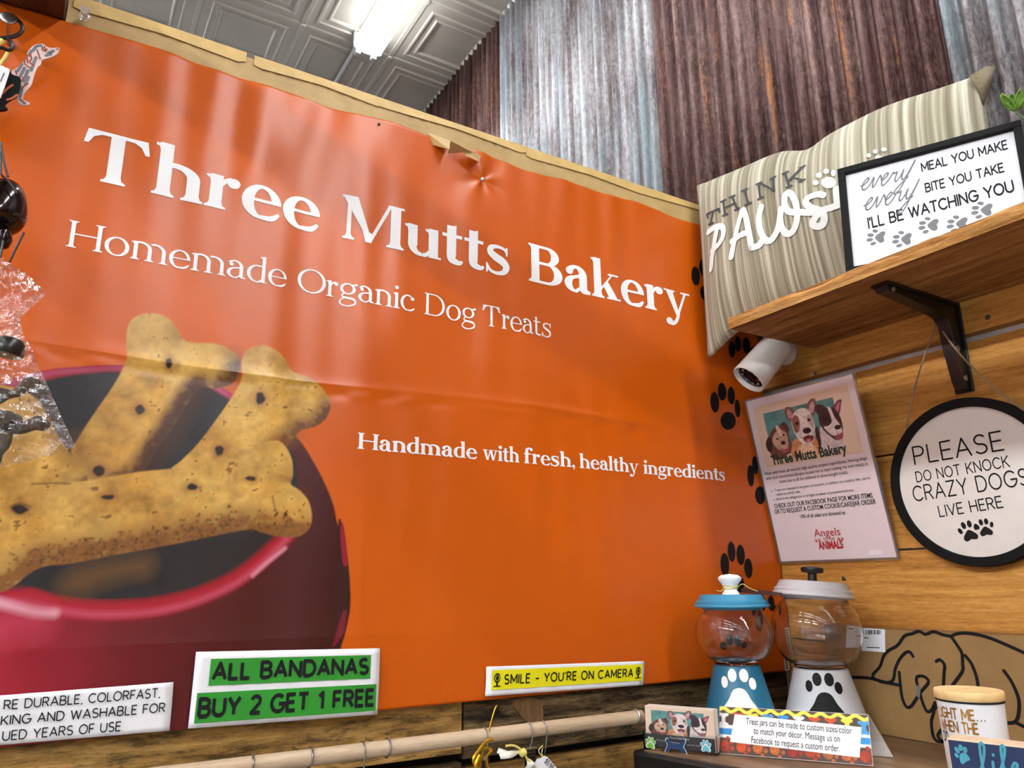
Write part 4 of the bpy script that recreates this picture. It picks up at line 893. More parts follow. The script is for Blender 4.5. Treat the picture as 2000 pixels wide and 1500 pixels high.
# ================================================================== ON THE RIGHT WALL BELOW THE SHELF
def camera_unit():
    o = thing('security_camera', (0,-.062,.385), 'white cylindrical security camera under the left end of the shelf', 'camera')
    M['camwhite'] = simple('white_camera_plastic', (226,220,216), .4, vary=.01)
    f = onx(1462,741,-.105); b = onx(1521,672,-.05); ax = f-b; L = np.linalg.norm(ax); ax /= L
    MB().lathe(b, [(.002,-.006),(.018,-.005),(.0245,.0),(.026,.006),(.0275,L*.5),(.0290,L),(.0275,L+.001),(.0268,L-.004),(.024,L-.007),(.001,L-.007)], 40, axis=ax, cap=False).build('body', M['camwhite'], o, smooth=True)
    g = NT('dark_lens_glass'); g.p(Base_Color=(.012,.010,.012,1), Roughness=.08)
    MB().lathe(b, [(.0005,L-.0060),(.0235,L-.0062),(.0235,L-.008)], 32, axis=ax).build('face_plate', g.m, o, smooth=True)
    h = np.cross(ax, (0,0,1.)); h /= np.linalg.norm(h); k = np.cross(ax, h)
    MB().lathe(b, [(.008,L-.006),(.008,L-.004),(.005,L-.0035),(.0005,L-.0045)], 20, axis=ax).build('lens', g.m, o, smooth=True)
    for i in range(8):
        a = i*math.pi/4; q = b+(h*math.cos(a)+k*math.sin(a))*.0165
        MB().lathe(q, [(.0024,L-.006),(.002,L-.0045),(.0003,L-.004)], 10, axis=ax).build('led', simple('pale_led', (150,140,140), .2) if i == 0 else bpy.data.materials['pale_led'], o, smooth=True)
    m = onx(1534,690,-.004); MB().lathe(m+np.array([.0035,0,0]), [(.021,0),(.021,.004),(.017,.012),(.010,.017)], 32, axis=(-1,0,0)).build('mount_base', M['camwhite'], o, smooth=True)
    MB().tube([m+np.array([-.01,0,0]), (m+b)/2+np.array([-.012,0,.002]), b+ax*.004], .0095, 14).build('mount_arm', M['camwhite'], o, smooth=True)
camera_unit()
# ---- the three dogs artwork, painted once and printed on poster and cards
def dogs(res=.004, W=1.0, H=.66):
    P = Paint(0, W, 0, H, res, (226,200,178)); Y = lambda y: H-y
    n1, n2 = P.noise(9, 3), P.noise(40, 4)
    P.lay(np.clip(.5-P.sd([(.09,Y(.07)),(.865,Y(.07)),(.865,Y(.60)),(.09,Y(.60))])/res, 0, 1), np.array(lin((92,142,142)))*(1+.55*n1)[..., None])
    pl = lambda pts: [(x, Y(y)) for x, y in bez(pts, 4, True)]; ln = lambda pts: [(x, Y(y)) for x, y in bez(pts, 5)]
    def fur(pts, col, amt=.35): P.lay(np.clip(.5-P.sd(pl(pts))/res, 0, 1), np.array(lin(col))*(1+amt*n2)[..., None])
    D = (58,36,38)
    # left small brown dog
    fur([(.07,.46),(.09,.38),(.14,.30),(.20,.255),(.27,.24),(.30,.22),(.325,.27),(.345,.31),(.33,.36),(.325,.42),(.33,.52),(.30,.58),(.20,.64),(.10,.64),(.08,.58)], (112,70,60)); fur([(.05,.42),(.09,.36),(.12,.40),(.11,.50),(.07,.54),(.045,.49)], D)
    fur([(.15,.36),(.22,.30),(.29,.33),(.31,.42),(.29,.52),(.24,.55),(.17,.52),(.13,.44)], (196,160,136)); fur([(.20,.26),(.23,.25),(.26,.35),(.24,.38),(.21,.33)], (226,204,190)); fur([(.27,.24),(.31,.225),(.345,.30),(.33,.345),(.29,.30)], (92,52,52))
    for x, y, r in ((.19,.40,.014),(.27,.37,.014),(.245,.46,.026)): fur([tuple(q) for q in ell(x, y, r, r*.9, 9)], (34,22,28), .1)
    fur([(.20,.52),(.25,.535),(.30,.52),(.28,.575),(.22,.575)], (170,90,96))
    # middle tan and white dog
    fur([(.33,.66),(.34,.50),(.40,.44),(.56,.44),(.62,.52),(.63,.66)], (206,140,92)); fur([(.38,.66),(.42,.52),(.55,.53),(.58,.66)], (232,196,164))
    fur([(.36,.22),(.335,.12),(.36,.06),(.41,.07),(.445,.13),(.45,.17),(.42,.24)], (124,88,88)); fur([(.37,.19),(.36,.12),(.385,.09),(.41,.13),(.41,.19)], (186,140,142))
    fur([(.575,.14),(.60,.07),(.65,.03),(.69,.05),(.68,.15),(.64,.22),(.60,.21)], (124,88,88)); fur([(.60,.15),(.63,.08),(.665,.07),(.655,.15),(.625,.19)], (196,158,156))
    fur([(.40,.20),(.45,.13),(.52,.11),(.59,.14),(.615,.24),(.62,.36),(.60,.46),(.55,.52),(.48,.53),(.42,.46),(.39,.36),(.385,.26)], (222,208,204), .45)
    fur([(.395,.22),(.44,.17),(.475,.22),(.46,.33),(.42,.38),(.395,.33)], (150,98,80)); fur([(.57,.20),(.605,.21),(.615,.30),(.60,.36),(.57,.30)], (188,160,152))
    for x, y, rx, ry in ((.44,.27,.02,.018),(.575,.26,.018,.017),(.53,.375,.045,.034)): fur([tuple(q) for q in ell(x, y, rx, ry, 9)], (30,20,26), .1)
    fur([(.47,.45),(.53,.43),(.585,.45),(.56,.50),(.50,.505)], (120,44,54)); fur([(.50,.475),(.545,.475),(.54,.50),(.51,.505)], (214,140,146)); P.line(ln([(.53,.41),(.53,.44),(.49,.46),(.45,.44)]), .006, D)
    # right black and white dog
    fur([(.64,.66),(.655,.44),(.70,.34),(.80,.40),(.86,.55),(.86,.66)], (214,200,200), .3); fur([(.61,.40),(.645,.36),(.65,.52),(.62,.6)], D)
    fur([(.67,.20),(.66,.14),(.70,.11),(.76,.14),(.77,.19),(.73,.24),(.69,.25)], (70,46,52)); fur([(.83,.20),(.87,.15),(.91,.115),(.945,.12),(.93,.16),(.90,.25),(.86,.28)], (112,60,70)); fur([(.86,.21),(.895,.15),(.925,.135),(.905,.19),(.88,.24)], (204,116,130))
    fur([(.69,.22),(.74,.18),(.82,.17),(.87,.22),(.895,.32),(.89,.44),(.86,.53),(.80,.54),(.74,.47),(.69,.38),(.675,.29)], (62,42,50))
    fur([(.79,.17),(.82,.18),(.835,.28),(.87,.38),(.88,.46),(.85,.52),(.79,.50),(.735,.43),(.71,.37),(.76,.37),(.80,.33),(.80,.25)], (226,210,208), .3); fur([(.70,.23),(.76,.20),(.79,.28),(.77,.35),(.71,.34)], (58,38,46))
    for x, y, rx, ry in ((.75,.29,.018,.012),(.855,.27,.012,.012),(.845,.405,.032,.026)): fur([tuple(q) for q in ell(x, y, rx, ry, 9)], (26,18,24), .1)
    fur([(.79,.50),(.84,.485),(.88,.465),(.87,.53),(.82,.545)], (160,84,94)); P.line(ln([(.70,.40),(.74,.46),(.80,.495),(.84,.47)]), .008, D)
    for a in ([(.40,.58),(.44,.50)],[(.57,.60),(.56,.53)],[(.68,.52),(.72,.6)],[(.42,.30),(.40,.40)],[(.60,.4),(.585,.48)],[(.12,.6),(.16,.54)],[(.26,.6),(.29,.55)]): P.line(ln(a), .005, D, None, .7)
    return P
DOGS = dogs()
def print_dogs(name, fr, u0, v0, W, d, parent, vs=.74):
    k = W; P = DOGS
    f2 = Frame(fr.o, fr.u, fr.v); f2.n = fr.n; f2.o = fr(u0, v0, 0); f2.u = fr.u*k; f2.v = fr.v*k*vs
    o = P.build(name, f2, M['art'], d, parent); o['label'] = 'painted picture of three dog heads'; return o
# ---- poster behind clear acrylic, leaning out at the top
def poster():
    bl = np.array([-.009,-.015,onx(1520,1097)[2]]); br = np.array([-.007,onx(1752,1088,-.007)[1],bl[2]])
    u = br-bl; W = float(np.linalg.norm(u)); tl = onx(1456,785,-.060)
    fr = Frame(bl, u, tl-bl); H = float(np.dot(tl-bl, fr.v)); Wt = W
    o = thing('bakery_poster', bl+u/2, 'white bakery information poster in a clear sleeve tilted on the pine wall below the shelf', 'poster')
    mb = MB(); mb.prism([(0,0),(W,0),(W,H),(0,H)], fr, -.0022, 0); mb.build('paper', simple('poster_paper', (226,210,214), .45, vary=.01), o)
    g = NT('acrylic_edge'); g.p(Base_Color=(.85,.86,.88,1), Roughness=.06, Transmission_Weight=.9, IOR=1.2)
    mb = MB()
    for a, b_, c, d_ in ((-.003,0,-.003,H+.003),(W,W+.003,-.003,H+.003),(0,W,-.003,0),(0,W,H,H+.003)): mb.prism([(a,c),(b_,c),(b_,d_),(a,d_)], fr, -.003, .0012)
    mb.build('clear_sleeve', g.m, o)
    px = lambda x, y: fr.px(1440+x*.2534, 720+y*.2534)
    a = px(100,275); q = px(190,705); c = px(880,70); e = px(985,570)
    u0, u1, v0, v1 = .012, W-.012, H*.572, H*.955
    decal('picture_panel', rect(u0, v0, u1, v1), fr, simple('peach_print', (226,198,174), .5, vary=.02), .0003, o)
    k = (u1-u0)*.96; print_dogs('picture', fr, u0+.002, v0+.008, k, .0005, o, .80)
    A = fit(builtin('Three Mutts Bakery', .03), u0+.014, u1-.026, v0+.003, .0225); decal('title_lettering', A, fr, simple('dark_green_ink', (28,58,48), .5), .0008, o)
    sl_ = px(1070,1415); decal('clear_sticker', [ell(sl_[0], sl_[1], .0115, .0042, 24, -.02)], fr, simple('pale_plastic_sticker', (238,230,232), .3), .0008, o)
    A = []
    def ln(s, fx0, fx1, fy, h, bold=0., f=builtin):
        A.extend(fit(f(s, bold) if f is builtin else f(s), W*fx0, W*fx1, H*(1-fy), h))
    ln('Made with fresh, all natural, high quality organic ingredients. Having dogs', .035, .955, .472, .0078); ln('with food sensitivities/allergies caused me to start making my own treats at', .035, .955, .502, .0078); ln('home due to all the additives in store bought treats.', .16, .78, .532, .0078)
    ln('Treats are intended to be given on occasion, in addition to a healthy diet, not to', .09, .945, .578, .0064); ln("replace an animal's diet.", .10, .335, .604, .0064); ln('Store in the refrigerator or airtight container to preserve freshness', .09, .79, .632, .0064)
    ln('CHECK OUT OUR FACEBOOK PAGE FOR MORE ITEMS', .055, .93, .678, .0104, .012); ln('OR TO REQUEST A CUSTOM COOKIE/CAKE/JAR ORDER', .045, .945, .712, .0104, .012); ln('10% of all sales are donated to', .28, .68, .752, .0082, .008)
    for fy in (.574, .628): A.append(ell(W*.065, H*(1-fy), .001, .001, 8))
    decal('lettering', A, fr, M['ink'], .0008, o)
    R_ = []
    for s, a_, b_, y_, h, bo in (('Angels', .37, .60, .866, .0175, .0), ('TO THE', .44, .54, .892, .006, .01), ('ANIMALS', .385, .60, .938, .0165, .04)): R_ += fit(builtin(s, bo), W*a_, W*b_, H*(1-y_), h)
    for k_, x in enumerate((.375,.405,.575,.605)): R_ += paw(W*x, H*(1-.888), .0052, .4*(-1)**k_)
    decal('red_lettering', R_, fr, simple('red_ink', (186,36,44), .5), .0008, o)
poster()
# ---- round hanging sign
def round_sign():
    yc = -.334; zc = float(onx(1893,940,-.018)[2])+.001; R_ = .1135; c = np.array([0,yc,zc]); o = thing('round_sign', c, 'round white sign with black rim about crazy dogs hanging by a cord', 'sign')
    yl = onx(1738,945,-.018)[1]; yc = yl-R_; c[1] = yc
    MB().lathe(c+np.array([-.004,0,0]), [(R_-.014,0),(R_,.0),(R_,.013),(R_-.001,.0145),(R_-.012,.0145),(R_-.0128,.0125),(R_-.0128,.006),(R_-.014,0)], 96, axis=(-1,0,0), cap=False).build('rim', M['matteblack'], o, smooth=True)
    MB().lathe(c+np.array([-.004,0,0]), [(R_-.0115,.001),(R_-.0115,.010)], 96, axis=(-1,0,0)).build('face', simple('white_sign_face', (226,220,214), .42, vary=.015), o, smooth=True)
    fr = Frame(c+np.array([-.014,0,0]), (0,-1,0), (0,0,1)); q = fr.u.copy(); r_ = -.03; P = lambda x, y: fr.px(1300+x*.35, 550+y*.35)
    A = []
    for s, p0, p1, h, wt in (('PLEASE', (1390,1025), (1893,942), .0272, .088), ('DO NOT KNOCK', (1402,1122), (1925,1035), .0158, .115), ('CRAZY DOGS', (1388,1230), (2035,1135), .0225, .10), ('LIVE HERE', (1530,1316), (1888,1262), .0162, .115)):
        a, b = P(*p0), P(*p1); d = b-a; L = np.linalg.norm(d); pw, wd = mono(s, wt, True, .24); A += xf(pw, a[0], a[1], L/wd, h, math.atan2(d[1], d[0]))
    a, b = P(1692,1392), P(1783,1372); decal('paw_print', paw(a[0], a[1], .027, .2), fr, M['black'], .0004, o); decal('paw_print', paw(b[0], b[1], .023, .1), fr, M['black'], .0004, o)
    decal('lettering', A, fr, M['black'], .0004, o)
    nl = onx(1830,630,-.02); l = c+np.array([-.012,.082,.079]); r = c+np.array([-.012,-.080,.081])
    t = NT('jute_cord'); t.p(Base_Color=(*lin((150,128,100)), 1), Roughness=.9)
    for e, w_ in ((l,-.012),(r,-.022)):
        m_ = (nl+e)/2+np.array([w_,0,0]); pts = [nl+(e-nl)*k/24+np.array([w_*math.sin(math.pi*k/24),0,-.004*math.sin(math.pi*k/24)]) for k in range(25)]; MB().tube(pts, .0013, 7).build('cord', t.m, o, smooth=True)
    k = MB().tube([(.001,nl[1],nl[2]),(-.021,nl[1],nl[2]),(-.024,nl[1],nl[2]+.004)], .0024, 10).build('wall_hook', M['blackmetal'], smooth=True); tag(k, 'small black wall hook holding the cord beside the shelf bracket', 'hook')
round_sign()
for px_, py_, s in ((1648,1130,'dark screw head in the pine board right of the grey jar lid'),(1592,729,'dark nail head in the pine board beside the security camera'),(1929,620,'dark nail head in the pine board right of the bracket')):
    p = onx(px_, py_, -.001); tag(MB().lathe(p+np.array([.0008,0,0]), [(.0034,0),(.0034,.0012),(.002,.0018),(.0004,.0012)], 14, axis=(-1,0,0)).build('wood_screw', M['darkclip'], smooth=True), s, 'screw')

# ================================================================== THE LOW CABINET AND WHAT STANDS ON IT
TZ = -.205
tA = onz(1223,1464,TZ); tB = onz(1424,1500,TZ); td = (tB-tA)/np.linalg.norm(tB-tA)
def table():
    o = thing('display_table', (tA+tB)/2*np.array([1,1,0])+np.array([.1,-.3,FLOOR]), 'black edged display table with brown wood top under the jars and cards', 'table')
    pB = tA+td*1.5; P = [tA, pB, np.array([-.004,pB[1],0]), np.array([-.004,tA[1]+.012,0])]; P = [(p[0], p[1]) for p in P]
    q = [tuple(np.array(P[0])*(1-t)+np.array(P[k])*t) for k, t in ((3,.03),(1,.008))]; P2 = [q[0], q[1]]+P[1:]
    fr = lambda u, v, d: (u, v, d)
    MB().prism(P2, fr, TZ-.03, TZ-.0012).build('top_edge', M['blackmetal'], o, bev=.003)
    c = np.mean(P, 0); In = [tuple(c+(np.array(p)-c)*np.array([.955,.985])) for p in P]
    In[0] = tuple(tA[:2]+td[:2]*.012+np.array([.013,-.004])); In[1] = tuple(pB[:2]+np.array([.013,.02]))
    MB().prism(In, fr, TZ-.002, TZ).build('wood_top', wood('brown_laminate_wood', (98,74,54), (128,100,74), (150,122,94), 1, ring=30, bump=.05, rough=.4), o)
    MB().prism([tuple(np.array(p)+np.array([.004,0]) if i < 2 else p) for i, p in enumerate(P)], fr, FLOOR+.06, TZ-.03).build('cabinet_body', M['blackmetal'], o)
    MB().prism([tuple(c+(np.array(p)-c)*.96) for p in P], fr, FLOOR, FLOOR+.06).build('plinth', M['black'], o)
table()
GL = NT('clear_jar_glass'); GL.p(Base_Color=(1,1,1,1), Roughness=.02, Transmission_Weight=1., IOR=1.45)
def jar(c, prof, cols, label, wl, wg, kn, pw_mat, px_, tilt):
    # prof: z of pot rim top, pot top, lid bottom, lid top (relative to base); wl lid radius, wg globe radius
    o = thing('treat_jar', c, label, 'jar', None); zr, zp, zb, zl, rb, rr_, rn = prof
    pot, lid = cols
    MB().lathe(c, [(rr_-.003,.0),(rr_,.002),(rr_,zr-.002),(rr_-.002,zr),(rb,zr+.001),(rn,zp-.001),(rn-.004,zp)], 64).build('pot_base', pot, o, smooth=True)
    n = 22; H = zb-zp; pr = []; zc = zp+H*.52
    for k in range(n+1):
        t = k/n; z = zp+.0005+H*t; x = (z-zc)/(H*.60); r = wg*math.sqrt(max(0., 1-x*x*.93)); pr.append((r, z))
    pr[0] = (rn*.93, zp+.0005); pr[1] = (rn*1.0, zp+.006)
    inner = [(r-.0022, z+.002) for r, z in pr[::-1]][:-1]+[(.001, zp+.0045)]
    MB().lathe(c, [(.001,zp+.0006)]+pr+inner, 72, cap=False).build('glass_globe', GL.m, o, smooth=True)
    h = zl-zb
    rt_ = np.array([ROT[0,0], ROT[1,0], 0]); ax = np.array([0,0,1.])+rt_*tilt; ax /= np.linalg.norm(ax); lc = c+np.array([0,0,zb])-ax*(zb-.001*0); cz_ = lc
    MB().lathe(cz_, [(.001,zb-.003),(wl*.80,zb-.003),(wl*.80,zb),(wl*.985,zb+.0005),(wl,zb+.002),(wl*.985,zb+h*.22),(wl*.945,zb+h*.28),(wl*.95,zb+h*.44),(wl*.925,zb+h*.52),(wl*.89,zb+h*.55),(wl*.82,zb+h*.97),(wl*.79,zl),(.001,zl)], 64, axis=ax, cap=False).build('lid', lid, o, smooth=True)
    k = MB().lathe(cz_+ax*(zl-.0005), kn[0], 32, axis=ax).build('knob', kn[1], o, smooth=True)
    d = CAM-c; a0 = math.atan2(d[1], d[0])+px_          # paw painted on the pot, wrapped round its cone
    def cone(u, v, dd):
        z = zr+v; t = (z-zr)/(zp-zr); r = rb+(rn-rb)*t+.0006; a = a0+u/r; return (c[0]+r*math.cos(a), c[1]+r*math.sin(a), c[2]+z)
    pp = []
    s = (zp-zr)*1.12; L = [[(0,.17),(.13,.12),(.24,-.06),(.38,-.24),(.43,-.44),(.32,-.60),(.12,-.58),(0,-.54),(-.12,-.58),(-.32,-.60),(-.43,-.44),(-.38,-.24),(-.24,-.06),(-.13,.12)]]
    pad = [(x*s*.86, .38*s+y*s*.88) for x, y in [tuple(q) for q in bez(L[0], 4, True)]]; pp.append(pad)
    for x, y, rx, ry, ro in ((-.42,.62,.075,.11,.25),(-.17,.74,.09,.125,.1),(.17,.74,.095,.125,-.1),(.42,.60,.085,.11,-.3)): pp.append([(q[0]*s*.62, q[1]*s+.0) for q in ell(x, y, rx*1.45, ry*.9, 18, ro)])
    dd = []
    for P in pp: dd.append(P)
    decal('paw_print', cut2d(dd, .005), cone, pw_mat, 0, o)
    return o
BL = simple('teal_blue_paint', (22,106,140), .4, vary=.03); BL2 = simple('light_blue_paint', (58,140,178), .4, vary=.02); GR = simple('light_grey_paint', (206,207,212), .5, vary=.02); GR2 = simple('grey_lid_paint', (196,192,196), .5, vary=.02)
jb = athd(1450,1440,1.172); jb[2] = TZ; zz = lambda py, px_, h: float(athd(px_, py, h)[2]-TZ)
J = jar(jb, (zz(1407,1442,1.125), zz(1297,1436,1.172), zz(1186,1425,1.172), zz(1161,1425,1.172), .0480, .0508, .0314), (BL, BL2), 'blue treat jar with white knob and white paw print in front of the banner', .0531, .0536,
    ([(.013,0),(.0115,.003),(.0085,.007),(.009,.010),(.0125,.016),(.0165,.021),(.0165,.024),(.012,.0275),(.001,.029)], M['white']), M['white'], .02, 0.)
jg = athd(1617,1440,1.215); jg[2] = TZ
jar(jg, (zz(1415,1612,1.165), zz(1304,1605,1.215), zz(1166,1594,1.215), zz(1136,1592,1.215), .0545, .0575, .0362), (GR, GR2), 'grey treat jar with black knob and black paw print beside the pine wall', .0560, .0618,
    ([(.0065,0),(.006,.012),(.0145,.0135),(.016,.017),(.0155,.020),(.012,.0215),(.001,.022)], M['blackmetal']), M['black'], .04, .085)
# raffia and hang tag on the blue jar's knob
kz = jb+np.array([0,0,zz(1161,1425,1.172)+.0085]); t = NT('yellow_raffia'); t.p(Base_Color=(*lin((226,208,110)), 1), Roughness=.6); M['raffia'] = t.m
hg = thing('hang_tag', kz, 'dark card tag tied with yellow raffia round the white knob of the blue jar', 'tag')
mb = MB(); mb.tube([kz+np.array([.0098*math.cos(a), .0098*math.sin(a), .001*math.sin(3*a)]) for a in np.linspace(0, 6.28, 25)[:-1]], .0007, 6, True); mb.tube([kz+np.array([.0105*math.cos(a), .0105*math.sin(a), .003+.001*math.cos(2*a)]) for a in np.linspace(0, 6.28, 25)[:-1]], .0007, 6, True)
rt = np.array(ROT[:, 0]); rt = rt/np.linalg.norm(rt)
mb.tube(bez([kz+rt*.009, kz+rt*.018+np.array([0,0,.006]), kz+rt*.028, kz+rt*.039+np.array([0,0,-.004])], 6), .0006, 6); mb.tube(bez([kz-rt*.010, kz-rt*.014+np.array([0,0,-.004]), kz-rt*.02+np.array([0,0,-.003])], 6), .0006, 6); mb.build('raffia_tie', M['raffia'], hg, smooth=True)
tg = [athd(1447,1150,1.22), athd(1462,1150,1.24), athd(1528,1159,1.17), athd(1517,1164,1.14), athd(1449,1157,1.19)]
m1 = mesh('card', tg, [(0,1,2,3,4)], simple('dark_brown_card', (52,30,28), .5), hg); md = m1.modifiers.new('t', 'SOLIDIFY'); md.thickness = .0008
# ---- long cardboard box with a dog drawing
def dog_box():
    xf_ = -.05; yl = -.115; zt = float(onx(1740,1230,xf_)[2]); o = thing('cardboard_box', (-.026,-.45,TZ), 'brown cardboard box with a black line drawing of a sleeping dog against the pine wall', 'box')
    MB().box((xf_,-.95,TZ+.0005), (-.003,yl,zt)).build('carton', simple('plain_cardboard', (152,118,72), .75, vary=.05, vs_=30), o, bev=.0015)
    fr = Frame((xf_,yl,TZ), (0,-1,0), (0,0,1)); c4 = lambda x, y: tuple(fr.px(1600+x*.2833, 1075+y*.2833))
    L = [[(213,876),(300,876),(370,885),(460,910),(550,928)],[(370,880),(376,850),(420,800),(445,730),(480,690),(540,655),(590,590),(640,575),(690,558),(735,578),(790,560),(850,580),(910,592)],
         [(910,592),(950,575),(1010,570),(1090,580),(1180,605),(1290,650),(1412,705)],[(910,592),(950,650),(985,710),(990,780),(990,830),(950,890),(920,930),(880,985),(840,1040),(800,1090)],
         [(375,880),(430,905),(490,908),(515,880),(525,820),(550,760),(590,710),(625,700),(648,730)],[(553,840),(562,940),(575,1020),(600,1075),(630,1078),(660,1040),(690,990),(720,955),(752,915),(750,890),(720,868),(680,870),(672,900),(690,955),(700,1000),(725,1075),(750,1112),(780,1095),(800,1050),(790,1120),(775,1180),(785,1270),(810,1312),(850,1318)],
         [(808,765),(835,755),(865,790),(862,850),(858,930)],[(1008,725),(1050,780),(1085,870),(1100,960)],[(1275,830),(1330,910),(1375,1020),(1378,1110),(1355,1180),(1290,1190)],[(1355,1185),(1412,1215)],[(850,1318),(820,1280),(840,1240)],
         [(1100,960),(1110,1060),(1140,1150),(1220,1200),(1290,1190)]]
    A = []
    for s in L: A += ribbon(bez([np.array(c4(*p)) for p in s], 6), .0042)
    decal('line_drawing', A, fr, M['black'], .0005, o)['label'] = 'black line drawing of a sleeping dog'
    S = [c4(265,540), c4(455,545), c4(458,702), c4(262,688)]; S = [c4(200,525)]+S[1:3]+[c4(195,685)]
    decal('price_label', [S], fr, M['paper'], .0006, o)['label'] = 'white barcode label'
    A = []; x = 322; r = random.Random(1)
    while x < 425:
        wd = r.choice((3,4,6,8)); A.append([c4(x,548),c4(x+wd,549),c4(x+wd,580),c4(x,578)]); x += wd+r.choice((3,4,5))
    for a, b, y in ((280,342,598),(330,420,665),(215,250,545)): A.append([c4(a,y),c4(b,y+3),c4(b,y+9),c4(a,y+6)])
    decal('bar_code', A, fr, M['ink'], .0009, o)
    decal('grey_mark', ribbon(bez([np.array(c4(*p)) for p in ((690,940),(685,1000))], 4), .005), fr, M['grey'], .0009, o)
dog_box()
# ---- white candle cup with wooden lid
def candle():
    h = .90; c = athd(1914,1500,h); c[2] = TZ; o = thing('candle_cup', c, 'white candle cup with wooden lid and light me lettering before the cardboard box', 'candle')
    zt = float(athd(1890,1365,h)[2]-TZ); zl = float(athd(1890,1346,h)[2]-TZ)
    MB().lathe(c, [(.0235,0),(.0255,.002),(.0268,zt*.35),(.0287,zt),(.0275,zt),(.025,zt*.4),(.001,zt*.3)], 64, cap=False).build('cup', simple('white_ceramic', (232,232,236), .3, vary=.01), o, smooth=True)
    MB().lathe(c, [(.001,zt+.0005),(.0292,zt+.0005),(.0300,zt+.0015),(.0300,zl-.001),(.0292,zl),(.001,zl)], 64, cap=False).build('lid', wood('pale_bamboo_wood', (206,166,106), (224,188,130), (236,204,150), 0, ring=40, bump=.05), o, smooth=True)
    MB().lathe(c, [(.0284,zt-.0012),(.0294,zt-.0012),(.0294,zt+.0004),(.0284,zt+.0004)], 48, cap=False).build('seal_ring', M['ink'], o, smooth=True)
    d = CAM-c; a0 = math.atan2(d[1], d[0])
    def wrap(u, v, dd): r = .0268+(.0019)*np.clip((v-zt*.35)/(zt*.65), -.5, 1)+.0004+dd; a = a0+u/r; return (c[0]+r*math.cos(a), c[1]+r*math.sin(a), c[2]+v)
    def band(txt, x0, x1, py, hh):
        z0 = float(athd(1890, py, h-.027)[2]-TZ); return fit(mono(txt, .16, True, .2), x0, x1, z0, hh)
    A = band('LIGHT ME', -.035, .002, 1408, .0105)+band('WHEN THE', -.034, .0035, 1434, .0105); A = [[(x, y-.10*(x+.04)*0) for x, y in p] for p in A]
    G = NT('gold_foil'); G.p(Base_Color=(*lin((200,140,48)), 1), Metallic=.75, Roughness=.35)
    decal('gold_lettering', cut2d(A, .004), wrap, G.m, .0002, o)
    B = band('...', .010, .019, 1408, .012)+band('DOG FARTS'[:2]+' ', -.041, -.03, 1452, .0115); decal('lettering', band('. . .', .0035, .0105, 1408, .010), wrap, M['ink'], .0002, o); decal('lettering', band('DO', -.033, -.025, 1456, .0095), wrap, M['ink'], .0002, o)
candle()
# ---- navy block sign with teal script in the lower right corner
def block_sign():
    h = .74; tl = athd(1848,1441,h); tr = onplane(2060,1484, tl, (-.96,-.28,0)); tr[2] = tl[2]; u = tr-tl; u /= np.linalg.norm(u)
    H = tl[2]-TZ-.0008; fr = Frame(tl-np.array([0,0,H]), u, (0,0,1)); Wd = .17; o = thing('block_sign', fr(Wd/2,0,-.01), 'navy block sign with teal paw and script in front of the candle cup', 'sign')
    wd = wood('pale_block_wood', (214,178,146), (228,196,166), (238,210,182), 0, ring=40, bump=.1); MB().prism([(0,0),(Wd,0),(Wd,H),(0,H)], fr, -.022, 0).build('wood_block', wd, o, bev=.0008)
    decal('navy_face', rect(.0012,.001,Wd-.0012,H-.0012), fr, simple('navy_print', (30,46,86), .35, vary=.06), .0003, o)
    px = lambda x, y: fr.px(1680+x*.16, 1380+y*.16); te = simple('teal_print', (72,158,178), .4, vary=.05)
    A = []; c = px(1285,630); q = [px(*p) for p in ((1215,590),(1260,560),(1300,575),(1335,620),(1340,650),(1300,670),(1255,700),(1225,670))]; A.append([tuple(p) for p in bez(q, 4, True)])
    for x, y, rx, ry, ro in ((1185,530,24,48,-.6),(1228,500,26,42,-.35),(1283,525,26,42,-.35),(1180,595,20,36,-.7)):
        A.append([tuple(px(*e)) for e in ell(x, y, rx, ry, 16, ro)])
    for s in LIFE:
        a = px(1440,830); b = px(2080,900); d = b-a; L = np.linalg.norm(d); A += xf(ribbon(bez(s, 6), .09), a[0], a[1], L/1.6, L/1.6*1.05, math.atan2(d[1], d[0]))
    decal('teal_lettering', [p for p in A], fr, te, .0006, o)
block_sign()
